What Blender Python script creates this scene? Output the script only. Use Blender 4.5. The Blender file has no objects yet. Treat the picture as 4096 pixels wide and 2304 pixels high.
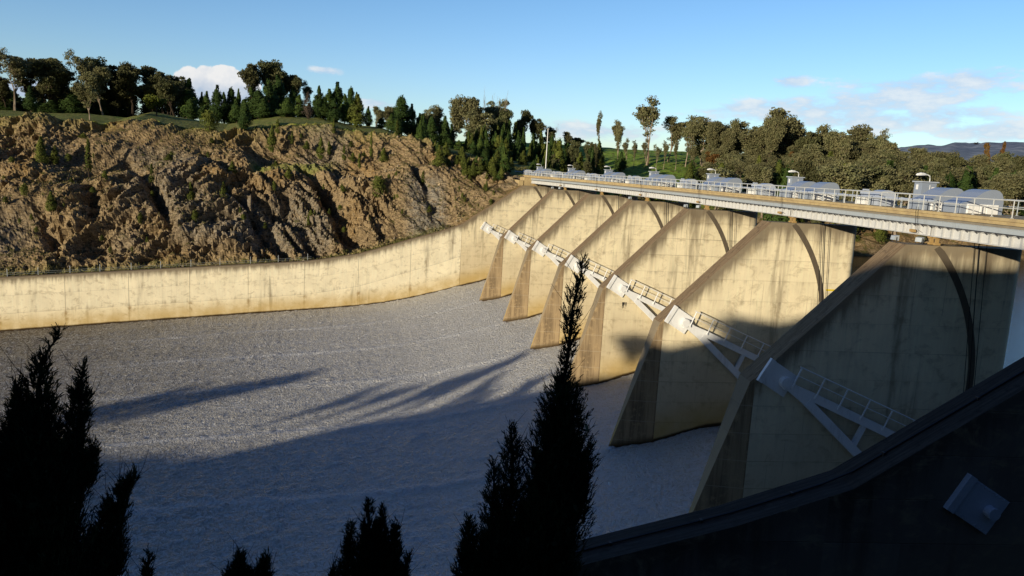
import bpy, math, random
from mathutils import Vector, Matrix, noise
sc = bpy.context.scene
COL = sc.collection
rnd = random.Random(7)

# ------------------------------------------------------------------ survey
F, PITCH, ROLL = 3035.8, 0.1558, 0.0566
P5 = (11.826, 81.899); PHI = -1.3906; DTH = -0.0313; S = 18.0

def ray(px, py):
    u = (px-2048)/F; v = (py-1152)/F
    c, s = math.cos(ROLL), math.sin(ROLL)
    u, v = u*c+v*s, -u*s+v*c
    c, s = math.cos(PITCH), math.sin(PITCH)
    return (u, c-v*s, -s-v*c)
def uray(a, b): return ray(a*1.59006, b*1.59006)
def frame(k):
    x, y = P5; n = k-5; a = PHI; st = 1 if n > 0 else -1
    m = abs(n)
    while m > 1e-9:
        f = min(1, m); m -= f
        h = a+st*DTH*f/2
        x += st*S*f*math.cos(h); y += st*S*f*math.sin(h); a += st*DTH*f
    T = (math.cos(a), math.sin(a)); R = (T[1], -T[0])
    return (x, y), T, R
_fc = {}
def fr(k):
    k = round(k, 4)
    if k not in _fc: _fc[k] = frame(k)
    return _fc[k]
def pw(k, d, t, z):
    (x, y), T, R = fr(k)
    return Vector((x+R[0]*d+T[0]*t, y+R[1]*d+T[1]*t, z))
def on_pier(a, b, k, t=0):
    (x, y), T, R = fr(k); r = uray(a, b)
    s = (x*T[0]+y*T[1]+t)/(r[0]*T[0]+r[1]*T[1])
    X, Y, Z = [s*c for c in r]
    return ((X-x)*R[0]+(Y-y)*R[1], Z, Vector((X, Y, Z)))
def at_dist(a, b, D):
    r = uray(a, b); s = D/math.hypot(r[0], r[1])
    return Vector((r[0]*s, r[1]*s, r[2]*s))
def interp(tab, x):
    if x <= tab[0][0]: return tab[0][1]
    for (a, b), (c, e) in zip(tab, tab[1:]):
        if x <= c: return b+(e-b)*(x-a)/(c-a)
    return tab[-1][1]
def sstep(a, b, x):
    x = min(1, max(0, (x-a)/(b-a))); return x*x*(3-2*x)
O1, T1, R1 = fr(1)
def db_of(X, Y):
    x, y = X-O1[0], Y-O1[1]
    return x*R1[0]+y*R1[1], -(x*T1[0]+y*T1[1])
def xy_of(d, b):
    return O1[0]+R1[0]*d-T1[0]*b, O1[1]+R1[1]*d-T1[1]*b

WATER = [(-16, -21.2), (-9, -21.2), (-5, -21.4), (-2.5, -21.7), (-.5, -22.35), (1.6, -23.0), (5.3, -23.85), (9.1, -24.9),
         (15, -26.3), (20.3, -27.3), (25.1, -27.87), (31.4, -28.4), (45.4, -29.35), (65, -30.8), (85, -32.3), (140, -36.4)]
WTOP = [(-7.03, -3.22), (5.36, -11.5), (10, -13.15), (15.34, -14.67), (20.5, -16.35), (25.3, -17.77), (31.6, -18.85), (35.4, -19.4), (85, -23.03), (140, -27)]
def wtop(d): return interp(WTOP, d)
RES = -13.6

# ------------------------------------------------------------------ helpers
class MB:
    def __init__(s): s.v = []; s.f = []; s.m = []
    def quad(s, a, b, c, d, m=0):
        n = len(s.v); s.v += [tuple(a), tuple(b), tuple(c), tuple(d)]; s.f.append((n, n+1, n+2, n+3)); s.m.append(m)
    def tri(s, a, b, c, m=0):
        n = len(s.v); s.v += [tuple(a), tuple(b), tuple(c)]; s.f.append((n, n+1, n+2)); s.m.append(m)
    def hexa(s, p, m=0):
        n = len(s.v); s.v += [tuple(q) for q in p]
        for f in ((0, 3, 2, 1), (4, 5, 6, 7), (0, 1, 5, 4), (1, 2, 6, 5), (2, 3, 7, 6), (3, 0, 4, 7)):
            s.f.append(tuple(n+i for i in f)); s.m.append(m)
    def box(s, x0, x1, y0, y1, z0, z1, m=0):
        s.hexa([(x0, y0, z0), (x1, y0, z0), (x1, y1, z0), (x0, y1, z0), (x0, y0, z1), (x1, y0, z1), (x1, y1, z1), (x0, y1, z1)], m)
    def prism(s, poly, y0, y1, m=0):
        """poly in (x,z), extruded along y"""
        n = len(s.v); k = len(poly)
        s.v += [(x, y0, z) for x, z in poly]+[(x, y1, z) for x, z in poly]
        s.f.append(tuple(n+i for i in range(k))); s.f.append(tuple(n+k+i for i in reversed(range(k)))); s.m += [m, m]
        for i in range(k):
            j = (i+1) % k
            s.f.append((n+j, n+i, n+k+i, n+k+j)); s.m.append(m)
    def tube(s, pts, rad, sides=6, m=0, cap=True):
        pts = [Vector(p) for p in pts]
        if not isinstance(rad, (list, tuple)): rad = [rad]*len(pts)
        n0 = len(s.v)
        for i, p in enumerate(pts):
            t = (pts[min(i+1, len(pts)-1)]-pts[max(i-1, 0)])
            if t.length < 1e-9: t = Vector((0, 0, 1))
            t.normalize()
            a = t.orthogonal() if abs(t.z) > .95 else t.cross(Vector((0, 0, 1)))
            a.normalize(); b = t.cross(a)
            for j in range(sides):
                an = 2*math.pi*j/sides
                s.v.append(tuple(p+(a*math.cos(an)+b*math.sin(an))*rad[i]))
        for i in range(len(pts)-1):
            for j in range(sides):
                k = (j+1) % sides; a = n0+i*sides
                s.f.append((a+j, a+k, a+sides+k, a+sides+j)); s.m.append(m)
        if cap:
            s.f.append(tuple(n0+j for j in reversed(range(sides)))); s.m.append(m)
            e = n0+(len(pts)-1)*sides
            s.f.append(tuple(e+j for j in range(sides))); s.m.append(m)
    def build(s, name, mats, parent=None, smooth=False, attrs=None):
        me = bpy.data.meshes.new(name); me.from_pydata(s.v, [], s.f)
        if not isinstance(mats, (list, tuple)): mats = [mats]
        for m in mats: me.materials.append(m)
        if len(mats) > 1: me.polygons.foreach_set('material_index', s.m)
        if smooth: me.polygons.foreach_set('use_smooth', [True]*len(s.f))
        if attrs:
            for an, fn in attrs.items():
                at = me.attributes.new(an, 'FLOAT', 'POINT'); at.data.foreach_set('value', [fn(v) for v in s.v])
        me.update()
        o = bpy.data.objects.new(name, me); COL.objects.link(o)
        if parent: o.parent = parent
        return o
def tag(o, label=None, cat=None, group=None, kind=None):
    if label: o['label'] = label
    if cat: o['category'] = cat
    if group: o['group'] = group
    if kind: o['kind'] = kind
    return o
def empty(name, loc, rz=0):
    o = bpy.data.objects.new(name, None); COL.objects.link(o); o.location = loc; o.rotation_euler = (0, 0, rz)
    o.empty_display_size = .5
    return o
def kempty(name, k):
    (x, y), T, R = fr(k)
    return empty(name, (x, y, 0), math.atan2(R[1], R[0]))     # local x = downstream, y = toward near bank
KIDS = {}
def copy_tree(o, parent=None):
    c = o.copy(); COL.objects.link(c); c.parent = parent
    for ch in list(o.children): copy_tree(ch, c)
    return c

# ------------------------------------------------------------------ materials
class NT:
    def __init__(s, nt): s.nt = nt; nt.nodes.clear()
    def n(s, typ, **kw):
        nd = s.nt.nodes.new(typ)
        for k, v in kw.items():
            if hasattr(nd, k): setattr(nd, k, v)
        return nd
    def put(s, sock, v):
        if v is None: return
        if hasattr(v, 'is_output') or hasattr(v, 'links'): s.nt.links.new(v, sock)
        else:
            try: sock.default_value = v
            except Exception: sock.default_value = (*v, 1)
    def m(s, op, a, b=None, c=None, clamp=False):
        nd = s.nt.nodes.new('ShaderNodeMath'); nd.operation = op; nd.use_clamp = clamp
        s.put(nd.inputs[0], a); s.put(nd.inputs[1], b)
        if c is not None: s.put(nd.inputs[2], c)
        return nd.outputs[0]
    def mix(s, f, a, b, mode='MIX'):
        nd = s.nt.nodes.new('ShaderNodeMix'); nd.data_type = 'RGBA'; nd.blend_type = mode
        s.put(nd.inputs[0], f); s.put(nd.inputs[6], a if hasattr(a, 'links') else (*a[:3], 1)); s.put(nd.inputs[7], b if hasattr(b, 'links') else (*b[:3], 1))
        return nd.outputs[2]
    def obj(s): return s.nt.nodes.new('ShaderNodeTexCoord').outputs['Object']
    def pos(s): return s.nt.nodes.new('ShaderNodeNewGeometry').outputs['Position']
    def sc(s, v, scale, rot=(0, 0, 0), loc=(0, 0, 0)):
        nd = s.nt.nodes.new('ShaderNodeMapping'); s.put(nd.inputs[0], v); nd.inputs['Scale'].default_value = scale
        nd.inputs['Rotation'].default_value = rot; nd.inputs['Location'].default_value = loc
        return nd.outputs[0]
    def noise(s, v, scale=1, detail=4, rough=.55, dist=0, out='Fac'):
        nd = s.nt.nodes.new('ShaderNodeTexNoise'); s.put(nd.inputs['Vector'], v); nd.inputs['Scale'].default_value = scale
        nd.inputs['Detail'].default_value = detail; nd.inputs['Roughness'].default_value = rough; nd.inputs['Distortion'].default_value = dist
        return nd.outputs[out]
    def vor(s, v, scale=1, feat='F1', out='Distance'):
        nd = s.nt.nodes.new('ShaderNodeTexVoronoi'); nd.feature = feat; s.put(nd.inputs['Vector'], v); nd.inputs['Scale'].default_value = scale
        return nd.outputs[out]
    def ramp(s, f, lo, hi, a=0, b=1):
        nd = s.nt.nodes.new('ShaderNodeMapRange'); nd.interpolation_type = 'SMOOTHSTEP'
        s.put(nd.inputs[0], f); nd.inputs[1].default_value = lo; nd.inputs[2].default_value = hi; nd.inputs[3].default_value = a; nd.inputs[4].default_value = b
        return nd.outputs[0]
    def attr(s, name, out='Fac'):
        nd = s.nt.nodes.new('ShaderNodeAttribute'); nd.attribute_name = name; return nd.outputs[out]
    def xyz(s, v):
        nd = s.nt.nodes.new('ShaderNodeSeparateXYZ'); s.put(nd.inputs[0], v); return nd.outputs
    def rand(s): return s.nt.nodes.new('ShaderNodeObjectInfo').outputs['Random']
    def bump(s, h, strength=.3, dist=.05):
        nd = s.nt.nodes.new('ShaderNodeBump'); s.put(nd.inputs['Height'], h); nd.inputs['Strength'].default_value = strength; nd.inputs['Distance'].default_value = dist
        return nd.outputs[0]
    def out(s, color, rough=.8, metal=0, normal=None, spec=.3, **kw):
        b = s.nt.nodes.new('ShaderNodeBsdfPrincipled'); o = s.nt.nodes.new('ShaderNodeOutputMaterial')
        s.put(b.inputs['Base Color'], color if hasattr(color, 'links') else (*color[:3], 1)); s.put(b.inputs['Roughness'], rough)
        b.inputs['Metallic'].default_value = metal; b.inputs['Specular IOR Level'].default_value = spec
        if normal is not None: s.put(b.inputs['Normal'], normal)
        s.nt.links.new(b.outputs[0], o.inputs[0]); return b
def mat(name, fn):
    m = bpy.data.materials.new(name); m.use_nodes = True; fn(NT(m.node_tree)); return m

def concrete(base, dark, lift=1.83, board=True, off=0., topstain=1., slopelift=False, damp=1.):
    def fn(t):
        o = t.obj(); x, y, z = t.xyz(o)
        dt = t.attr('dt'); hw = t.attr('hw')
        shift = t.sc(o, (1, 1, 1))
        rnd_ = t.nt.nodes.new('ShaderNodeCombineXYZ'); t.put(rnd_.inputs[0], t.m('MULTIPLY', t.rand(), 50)); ad = t.nt.nodes.new('ShaderNodeVectorMath'); t.put(ad.inputs[0], o); t.put(ad.inputs[1], rnd_.outputs[0]); ox = o; o = ad.outputs[0]
        big = t.noise(o, .35, 4, .6)
        streak = t.noise(t.sc(o, (1.3, 1.3, .13)), 1, 6, .66, .4)
        streak2 = t.noise(t.sc(o, (5, 5, .35)), 1, 4, .6)
        wide = t.noise(t.sc(o, (.42, .42, .05)), 1, 3, .5)
        fine = t.noise(o, 9, 5, .7)
        col = t.mix(t.ramp(big, .3, .7), base, tuple(c*.84 for c in base))
        col = t.mix(t.ramp(streak, .54, .80), col, tuple(a*.6+b*.4 for a, b in zip(base, dark)))
        col = t.mix(t.m('MULTIPLY', t.ramp(streak2, .42, .75), .30), col, tuple(min(1, c*1.25) for c in base))
        zz = dt if slopelift else z
        fz = t.m('FRACT', t.m('DIVIDE', t.m('ADD', zz, off+100*lift), lift))
        line = t.m('SUBTRACT', 1, t.ramp(t.m('ABSOLUTE', t.m('SUBTRACT', fz, .5)), 0, .03/lift*1.1), clamp=True)
        brk = t.ramp(t.noise(t.sc(o, (.35, .35, .7)), 1, 3), .28, .55)
        lidx = t.m('FLOOR', t.m('DIVIDE', t.m('ADD', zz, off+100.5*lift), lift))
        wn = t.nt.nodes.new('ShaderNodeTexWhiteNoise'); wn.noise_dimensions = '1D'; t.put(wn.inputs['W'], lidx)
        col = t.mix(t.m('MULTIPLY', wn.outputs[0], .18), col, tuple(a*.72 for a in base))
        lw = t.nt.nodes.new('ShaderNodeTexWhiteNoise'); lw.noise_dimensions = '1D'; t.put(lw.inputs['W'], t.m('ADD', t.m('FLOOR', t.m('DIVIDE', t.m('ADD', zz, off+100*lift), lift)), t.m('MULTIPLY', t.m('FLOOR', t.m('MULTIPLY', t.rand(), 30)), 1)))
        col = t.mix(t.m('MULTIPLY', line, t.m('MULTIPLY', brk, t.m('MULTIPLY', t.m('ADD', lw.outputs[0], .25), .72))), col, dark)
        # stain bleeding below each lift line
        below = t.m('MULTIPLY', t.ramp(fz, .22, .5), t.m('SUBTRACT', 1, t.ramp(fz, .49, .5)))
        col = t.mix(t.m('MULTIPLY', below, t.m('MULTIPLY', t.ramp(streak, .46, .7), .45)), col, dark)
        if board:
            fx = t.m('FRACT', t.m('DIVIDE', t.m('ADD', x, 100), 1.05))
            bl = t.m('SUBTRACT', 1, t.ramp(t.m('ABSOLUTE', t.m('SUBTRACT', fx, .5)), 0, .022), clamp=True)
            col = t.mix(t.m('MULTIPLY', bl, t.ramp(t.noise(t.sc(o, (.6, .6, .25)), 1, 3), .5, .62, 0, .6)), col, dark)
        else:
            fx = t.m('FRACT', t.m('DIVIDE', t.m('ADD', x, 99.7), 10.0))
            bl = t.m('SUBTRACT', 1, t.ramp(t.m('ABSOLUTE', t.m('SUBTRACT', fx, .5)), 0, .006), clamp=True)
            col = t.mix(t.m('MULTIPLY', bl, .85), col, dark)
            run = t.m('SUBTRACT', 1, t.ramp(t.m('ABSOLUTE', t.m('SUBTRACT', fx, .49)), .008, .05), clamp=True)
            run = t.m('MULTIPLY', run, t.m('MULTIPLY', t.ramp(hw, 3.2, 2.6), t.ramp(hw, .6, 1.6)))
            col = t.mix(t.m('MULTIPLY', run, t.ramp(t.noise(o, .8, 4), .4, .6, 0, .8)), col, (.22, .13, .05))
        # stains under the upper edge
        e1 = t.m('POWER', 2.718, t.m('MULTIPLY', dt, -1.4 if not board else -1.0))
        tm = t.m('ADD', t.m('MULTIPLY', e1, .75), t.m('MULTIPLY', streak, 1.1))
        tm = t.m('MULTIPLY', t.ramp(tm, .50, 1.08), t.m('MINIMUM', t.m('MULTIPLY', e1, 4.0), 1))
        col = t.mix(t.m('MULTIPLY', tm, .85*topstain), col, dark)
        # blotches and patched panels
        pc = t.nt.nodes.new('ShaderNodeCombineXYZ'); t.put(pc.inputs[0], t.m('FLOOR', t.m('DIVIDE', x, 3.15 if board else 5))); t.put(pc.inputs[1], lidx)
        wp = t.nt.nodes.new('ShaderNodeTexWhiteNoise'); wp.noise_dimensions = '2D'; t.put(wp.inputs['Vector'], pc.outputs[0])
        col = t.mix(t.m('MULTIPLY', wp.outputs[0], .08), col, (.62, .55, .44))
        bl2 = t.noise(t.sc(o, (.9, .9, 1.3)), .8, 6, .7, .6)
        col = t.mix(t.m('MULTIPLY', t.ramp(bl2, .50, .70), .52), col, (.34, .26, .15))
        # tall wet runs
        rn = t.m('MULTIPLY', t.ramp(wide, .56, .68), t.ramp(streak, .38, .6))
        col = t.mix(t.m('MULTIPLY', rn, .5), col, dark)
        if board: col = t.mix(t.ramp(hw, 11, 4, 0, .42), col, (.42, .31, .17))
        # yellow silt tint and wet edge at the water
        silt = t.m('MULTIPLY', t.ramp(hw, 3.8, .6), .75*damp)
        col = t.mix(t.m('MULTIPLY', silt, t.ramp(big, .2, .6, .5, 1)), col, (.50, .33, .09))
        col = t.mix(t.ramp(t.m('SUBTRACT', hw, t.m('MULTIPLY', big, .35)), .25, -.02), col, (.05, .03, .012))
        col = t.mix(t.m('MULTIPLY', t.ramp(fine, .58, .75), .25), col, dark)
        nb = t.bump(t.m('ADD', t.m('MULTIPLY', fine, .6), t.m('MULTIPLY', line, -2)), .35, .02)
        t.out(col, .88, normal=nb, spec=.2)
    return fn
CB = (.92, .785, .52); CD = (.125, .09, .055)
M = {}
M['pier'] = mat('pier_concrete', concrete(CB, CD, 1.83, True, off=.145))
M['wall'] = mat('wall_concrete', concrete((.98, .865, .61), CD, 3.1, False, off=1.5, slopelift=True))
M['shade'] = mat('shaded_wall_concrete', concrete((.13, .11, .09), (.03, .027, .024), 1.83, True, damp=0))  # near wall's shade put into the concrete colour
def weathered(t):
    o = t.obj(); a = t.noise(t.sc(o, (.5, 9, .5)), 1, 5, .65); b = t.noise(o, 2.5, 5, .7); c = t.vor(o, 14)
    col = t.mix(t.ramp(a, .35, .7), (.185, .125, .07), (.30, .215, .125))
    col = t.mix(t.ramp(b, .5, .75), col, (.10, .07, .045))
    col = t.mix(t.m('MULTIPLY', t.ramp(c, .12, .05), t.ramp(b, .45, .55)), col, (.5, .48, .42))
    t.out(col, .92, normal=t.bump(b, .4, .03), spec=.1)
M['top'] = mat('weathered_concrete', weathered)
def topshade(t):  # weathered top again, darkened to carry the near wall's shade
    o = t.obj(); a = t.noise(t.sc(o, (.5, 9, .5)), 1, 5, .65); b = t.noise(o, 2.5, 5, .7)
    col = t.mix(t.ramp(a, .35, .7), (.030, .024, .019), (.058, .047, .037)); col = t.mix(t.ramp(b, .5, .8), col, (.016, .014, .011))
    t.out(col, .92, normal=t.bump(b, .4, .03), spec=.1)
M['topshade'] = mat('shaded_weathered_concrete', topshade)
def tailm(t):
    o = t.obj(); a = t.noise(t.sc(o, (2.2, 2.2, .12)), 1, 5, .6); b = t.noise(o, 1.6, 5, .7); z = t.xyz(o)[2]
    col = t.mix(t.ramp(a, .38, .68), (.38, .275, .155), (.17, .12, .07))
    col = t.mix(t.ramp(b, .5, .72), col, (.42, .30, .16))
    fz = t.m('FRACT', t.m('DIVIDE', t.m('ADD', z, 183.145), 1.83))
    line = t.m('SUBTRACT', 1, t.ramp(t.m('ABSOLUTE', t.m('SUBTRACT', fz, .5)), 0, .02), clamp=True)
    col = t.mix(t.m('MULTIPLY', line, .6), col, (.5, .42, .3))
    col = t.mix(t.ramp(t.attr('hw'), .8, .0), col, (.07, .045, .02))
    t.out(col, .9, normal=t.bump(b, .4, .03), spec=.15)
M['tail'] = mat('streaked_tail_concrete', tailm)
def paint(c, r=.45, dirt=.25, metal=0):
    def fn(t):
        o = t.obj(); a = t.noise(t.sc(o, (2, 2, .6)), 1.3, 5, .65); b = t.noise(o, 14, 3, .6)
        col = t.mix(t.m('MULTIPLY', t.ramp(a, .5, .8), dirt), c, (.22, .17, .11))
        col = t.mix(t.m('MULTIPLY', b, .12), col, tuple(x*.7 for x in c))
        t.out(col, r, metal, spec=.4)
    return fn
M['white'] = mat('white_paint', paint((.84, .83, .80), .45, .32))
M['whited'] = mat('white_paint_weathered', paint((.56, .56, .53), .5, .5))
M['grey'] = mat('grey_paint', paint((.27, .31, .38), .38, .18))
M['greyl'] = mat('light_grey_paint', paint((.42, .46, .53), .4, .18))
M['galv'] = mat('galvanised_steel', paint((.50, .54, .56), .45, .35, .25))
M['panel'] = mat('white_panel', paint((.55, .545, .525), .45, .4))
M['steel'] = mat('dark_steel', paint((.05, .05, .055), .5, .2))
M['rope'] = mat('black_rope', paint((.015, .013, .012), .7, .1))
M['rust'] = mat('rusty_yellow_steel', paint((.42, .27, .10), .7, .8))
M['track'] = mat('seal_track', paint((.115, .09, .062), .7, .6))
M['yellow'] = mat('yellow_paint', paint((.75, .55, .02), .5, .1))
M['red'] = mat('red_paint', paint((.6, .04, .03), .5, .1))
def deckc(t):
    o = t.pos(); a = t.noise(o, 1.2, 5, .65); b = t.noise(o, 9, 4, .7)
    col = t.mix(t.ramp(a, .35, .7), (.50, .38, .19), (.38, .28, .15)); col = t.mix(t.ramp(b, .6, .8), col, (.16, .12, .08))
    t.out(col, .9, normal=t.bump(b, .3, .02), spec=.2)
M['deck'] = mat('deck_concrete', deckc)
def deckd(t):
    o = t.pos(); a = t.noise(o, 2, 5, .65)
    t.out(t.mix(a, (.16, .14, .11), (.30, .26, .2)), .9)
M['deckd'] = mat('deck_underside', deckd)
def bark(c1, c2):
    def fn(t):
        o = t.obj(); a = t.noise(t.sc(o, (3, 3, .6)), 1, 4, .6)
        t.out(t.mix(t.ramp(a, .35, .65), c1, c2), .9, spec=.1)
    return fn
M['bark'] = mat('pale_gum_bark', bark((.36, .29, .21), (.16, .11, .075)))
M['darkbark'] = mat('dark_bark', bark((.07, .05, .035), (.04, .03, .02)))
M['deadbark'] = mat('dead_grey_wood', bark((.40, .34, .28), (.2, .16, .12)))
def leaf(c1, c2, c3=None, tr=.12):
    def fn(t):
        r = t.rand(); p = t.pos(); a = t.noise(p, .55, 3, .6); b = t.noise(p, 3.1, 2, .5)
        col = t.mix(t.ramp(a, .35, .65), c1, c2)
        if c3: col = t.mix(t.m('MULTIPLY', r, t.ramp(b, .3, .7)), col, c3)
        col = t.mix(t.m('MULTIPLY', r, .6), col, tuple(x*.5 for x in c1))
        col = t.mix(t.ramp(t.noise(p, 1.7, 3, .6), .48, .66, 0, .75), col, tuple(x*.3 for x in c1))
        bs = t.out(col, .75, spec=.12)
        tl = t.nt.nodes.new('ShaderNodeBsdfTranslucent'); t.put(tl.inputs[0], col)
        mx = t.nt.nodes.new('ShaderNodeMixShader'); mx.inputs[0].default_value = tr
        t.nt.links.new(bs.outputs[0], mx.inputs[1]); t.nt.links.new(tl.outputs[0], mx.inputs[2])
        out = [n for n in t.nt.nodes if n.type == 'OUTPUT_MATERIAL'][0]
        t.nt.links.new(mx.outputs[0], out.inputs[0])
    return fn
M['gum'] = mat('gum_leaves', leaf((.18, .19, .085), (.27, .25, .12), (.26, .20, .095)))
M['gumd'] = mat('dark_gum_leaves', leaf((.110, .125, .050), (.17, .165, .072), (.17, .13, .06)))
M['gumo'] = mat('rust_gum_leaves', leaf((.20, .10, .03), (.16, .10, .03), (.14, .06, .02)))
M['pine'] = mat('cypress_foliage', leaf((.050, .088, .018), (.105, .150, .030), (.035, .080, .028)))
M['pineo'] = mat('olive_cypress_foliage', leaf((.11, .13, .024), (.165, .18, .034), (.08, .105, .024)))
M['lime'] = mat('yellow_green_leaves', leaf((.12, .14, .02), (.16, .18, .03)))
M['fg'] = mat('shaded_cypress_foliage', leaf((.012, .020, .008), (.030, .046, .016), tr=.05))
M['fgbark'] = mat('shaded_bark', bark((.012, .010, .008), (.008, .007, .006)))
def terrain(t):
    p = t.pos()
    lush = t.attr('lush'); g = t.attr('grass'); gy = t.attr('greyrock'); og = t.attr('ochre')
    a = t.noise(p, .25, 5, .65); b = t.noise(p, 1.4, 6, .7); c = t.noise(p, 5, 4, .7)
    st = t.noise(t.sc(p, (.8, .8, 2.0), rot=(.5, .85, .3)), 1.1, 6, .72, 1.6)
    soil = t.mix(t.ramp(a, .35, .65), (.185, .122, .056), (.125, .088, .042))
    rock = t.mix(t.ramp(st, .42, .62), (.30, .215, .115), (.066, .045, .028))
    rock = t.mix(t.ramp(c, .54, .68), rock, (.42, .33, .20))
    grey = t.mix(t.ramp(st, .40, .60), (.25, .235, .20), (.065, .062, .058))
    grey = t.mix(t.ramp(c, .58, .74), grey, (.42, .39, .32))
    och = t.mix(t.ramp(st, .35, .65), (.33, .21, .085), (.13, .08, .032))
    nz = t.xyz(t.nt.nodes.new('ShaderNodeNewGeometry').outputs['Normal'])[2]
    col = t.mix(t.ramp(t.m('ADD', nz, t.m('MULTIPLY', b, .5)), .80, 1.08), rock, soil)
    col = t.mix(t.m('MULTIPLY', gy, t.ramp(b, .3, .55)), col, grey)
    col = t.mix(t.m('MULTIPLY', og, t.ramp(b, .35, .6)), col, och)
    gr = t.mix(t.ramp(b, .35, .7), (.17, .19, .040), (.28, .235, .08))
    gr = t.mix(t.ramp(a, .48, .72), gr, (.13, .20, .03))
    gr = t.mix(lush, gr, t.mix(t.ramp(b, .35, .7), t.mix(t.ramp(a, .4, .6), (.12, .26, .018), (.17, .28, .03)), (.27, .29, .07)))
    gm = t.m('MULTIPLY', g, t.ramp(t.m('ADD', b, t.m('MULTIPLY', g, .35)), .45, .65))
    col = t.mix(gm, col, gr)
    # sparse dry tufts on the rock
    col = t.mix(t.m('MULTIPLY', t.ramp(t.noise(p, .8, 5, .7), .50, .62), t.ramp(nz, .30, .70, 0, .85)), col, (.075, .072, .020))
    t.out(col, .95, normal=t.bump(t.m('ADD', b, t.m('MULTIPLY', c, .5)), .8, .25), spec=.08)
M['terrain'] = mat('rock_and_grass', terrain)
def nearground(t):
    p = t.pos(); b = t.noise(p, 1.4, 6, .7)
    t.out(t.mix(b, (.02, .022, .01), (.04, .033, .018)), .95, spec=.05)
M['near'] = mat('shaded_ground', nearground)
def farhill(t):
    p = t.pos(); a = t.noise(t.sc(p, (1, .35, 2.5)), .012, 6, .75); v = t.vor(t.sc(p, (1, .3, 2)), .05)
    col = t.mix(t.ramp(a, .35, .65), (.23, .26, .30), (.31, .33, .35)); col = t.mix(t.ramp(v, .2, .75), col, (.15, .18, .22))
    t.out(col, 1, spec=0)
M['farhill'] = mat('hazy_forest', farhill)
def chute(t):
    p = t.pos(); d = t.attr('dd'); kk = t.attr('kk')
    uv = t.nt.nodes.new('ShaderNodeCombineXYZ'); t.put(uv.inputs[0], d); t.put(uv.inputs[1], t.m('MULTIPLY', kk, 17.0))
    v = uv.outputs[0]
    wob = t.noise(v, .6, 3, .6, out='Color')
    vm = t.nt.nodes.new('ShaderNodeVectorMath'); vm.operation = 'MULTIPLY_ADD'; t.put(vm.inputs[0], wob); vm.inputs[1].default_value = (1.3, 1.3, 0); t.put(vm.inputs[2], v)
    w = vm.outputs[0]
    n1 = t.noise(t.sc(w, (1.0, .72, 1)), 1.75, 3, .62)
    n2 = t.noise(t.sc(w, (1, .75, 1), loc=(31, 7, 0)), .8, 4, .62)
    r1 = t.m('ABSOLUTE', t.m('SUBTRACT', n1, .5)); r2 = t.m('ABSOLUTE', t.m('SUBTRACT', n2, .5))
    big = t.noise(v, .07, 3, .55)
    grain = t.noise(t.sc(w, (1.3, .75, 1)), 3.1, 3, .6)
    fineg = t.noise(t.sc(w, (1.3, .8, 1)), 5, 4, .7)
    flow = t.noise(t.sc(v, (.035, .55, 1)), 1, 4, .6, 1.0)
    web = t.m('MAXIMUM', t.m('SUBTRACT', 1, t.ramp(r1, .008, .045), clamp=True), t.m('SUBTRACT', 1, t.ramp(r2, .006, .032), clamp=True))
    web = t.m('MULTIPLY', web, t.ramp(grain, .40, .56))
    dense = t.ramp(t.m('ADD', d, t.m('MULTIPLY', t.m('SUBTRACT', big, .5), 26)), 88, 8)
    speck = t.ramp(t.m('ADD', grain, t.m('MULTIPLY', dense, .15)), .57, .63)
    foam = t.m('MULTIPLY', t.ramp(flow, .3, .7, .6, 1.15), t.m('MAXIMUM', t.m('MULTIPLY', web, t.m('ADD', .66, t.m('MULTIPLY', dense, .34))), t.m('MULTIPLY', speck, t.m('ADD', .22, t.m('MULTIPLY', dense, .78)))))
    # rooster tails behind the piers
    fk = t.m('ABSOLUTE', t.m('SUBTRACT', t.m('FRACT', t.m('ADD', t.m('ADD', kk, .55), t.m('MULTIPLY', t.m('SUBTRACT', big, .5), .22))), .5))
    tail = t.m('MULTIPLY', t.m('SUBTRACT', 1, t.ramp(fk, .0, .07), clamp=True), t.ramp(d, 90, 12))
    tail = t.m('MULTIPLY', tail, t.ramp(d, 4.5, 7))
    foam = t.m('MINIMUM', t.m('ADD', foam, t.m('MULTIPLY', tail, .6)), 1)
    col = t.mix(foam, t.mix(dense, (.066, .040, .017), (.86, .81, .71)), (.96, .94, .90))
    rough = t.m('ADD', .32, t.m('MULTIPLY', foam, .5))
    h = t.m('ADD', t.m('MULTIPLY', n1, .30), t.m('ADD', t.m('MULTIPLY', grain, .6), t.m('MULTIPLY', fineg, .45)))
    t.out(col, rough, normal=t.bump(h, 1.0, 3.2), spec=.6)
M['chute'] = mat('foaming_water', chute)
def lake(t):
    p = t.pos(); a = t.noise(t.sc(p, (1, 2.5, 1)), 1.2, 4, .6)
    t.out((.03, .022, .012), .25, normal=t.bump(a, .5, .08), spec=.22)
M['lake'] = mat('lake_water', lake)

# ------------------------------------------------------------------ camera
cam = bpy.data.cameras.new('camera'); co = bpy.data.objects.new('camera', cam); COL.objects.link(co)
c, s = math.cos(PITCH), math.sin(PITCH)
fw = Vector((0, c, -s)); up0 = Vector((0, s, c)); ri0 = Vector((1, 0, 0))
cr, sr = math.cos(ROLL), math.sin(ROLL)
ri = ri0*cr+up0*sr; up = -ri0*sr+up0*cr
co.matrix_world = Matrix((( ri.x, up.x, -fw.x, 0), (ri.y, up.y, -fw.y, 0), (ri.z, up.z, -fw.z, 0), (0, 0, 0, 1)))
cam.sensor_width = 36; cam.lens = 36*F/4096; cam.clip_start = .1; cam.clip_end = 12000
sc.camera = co

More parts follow.
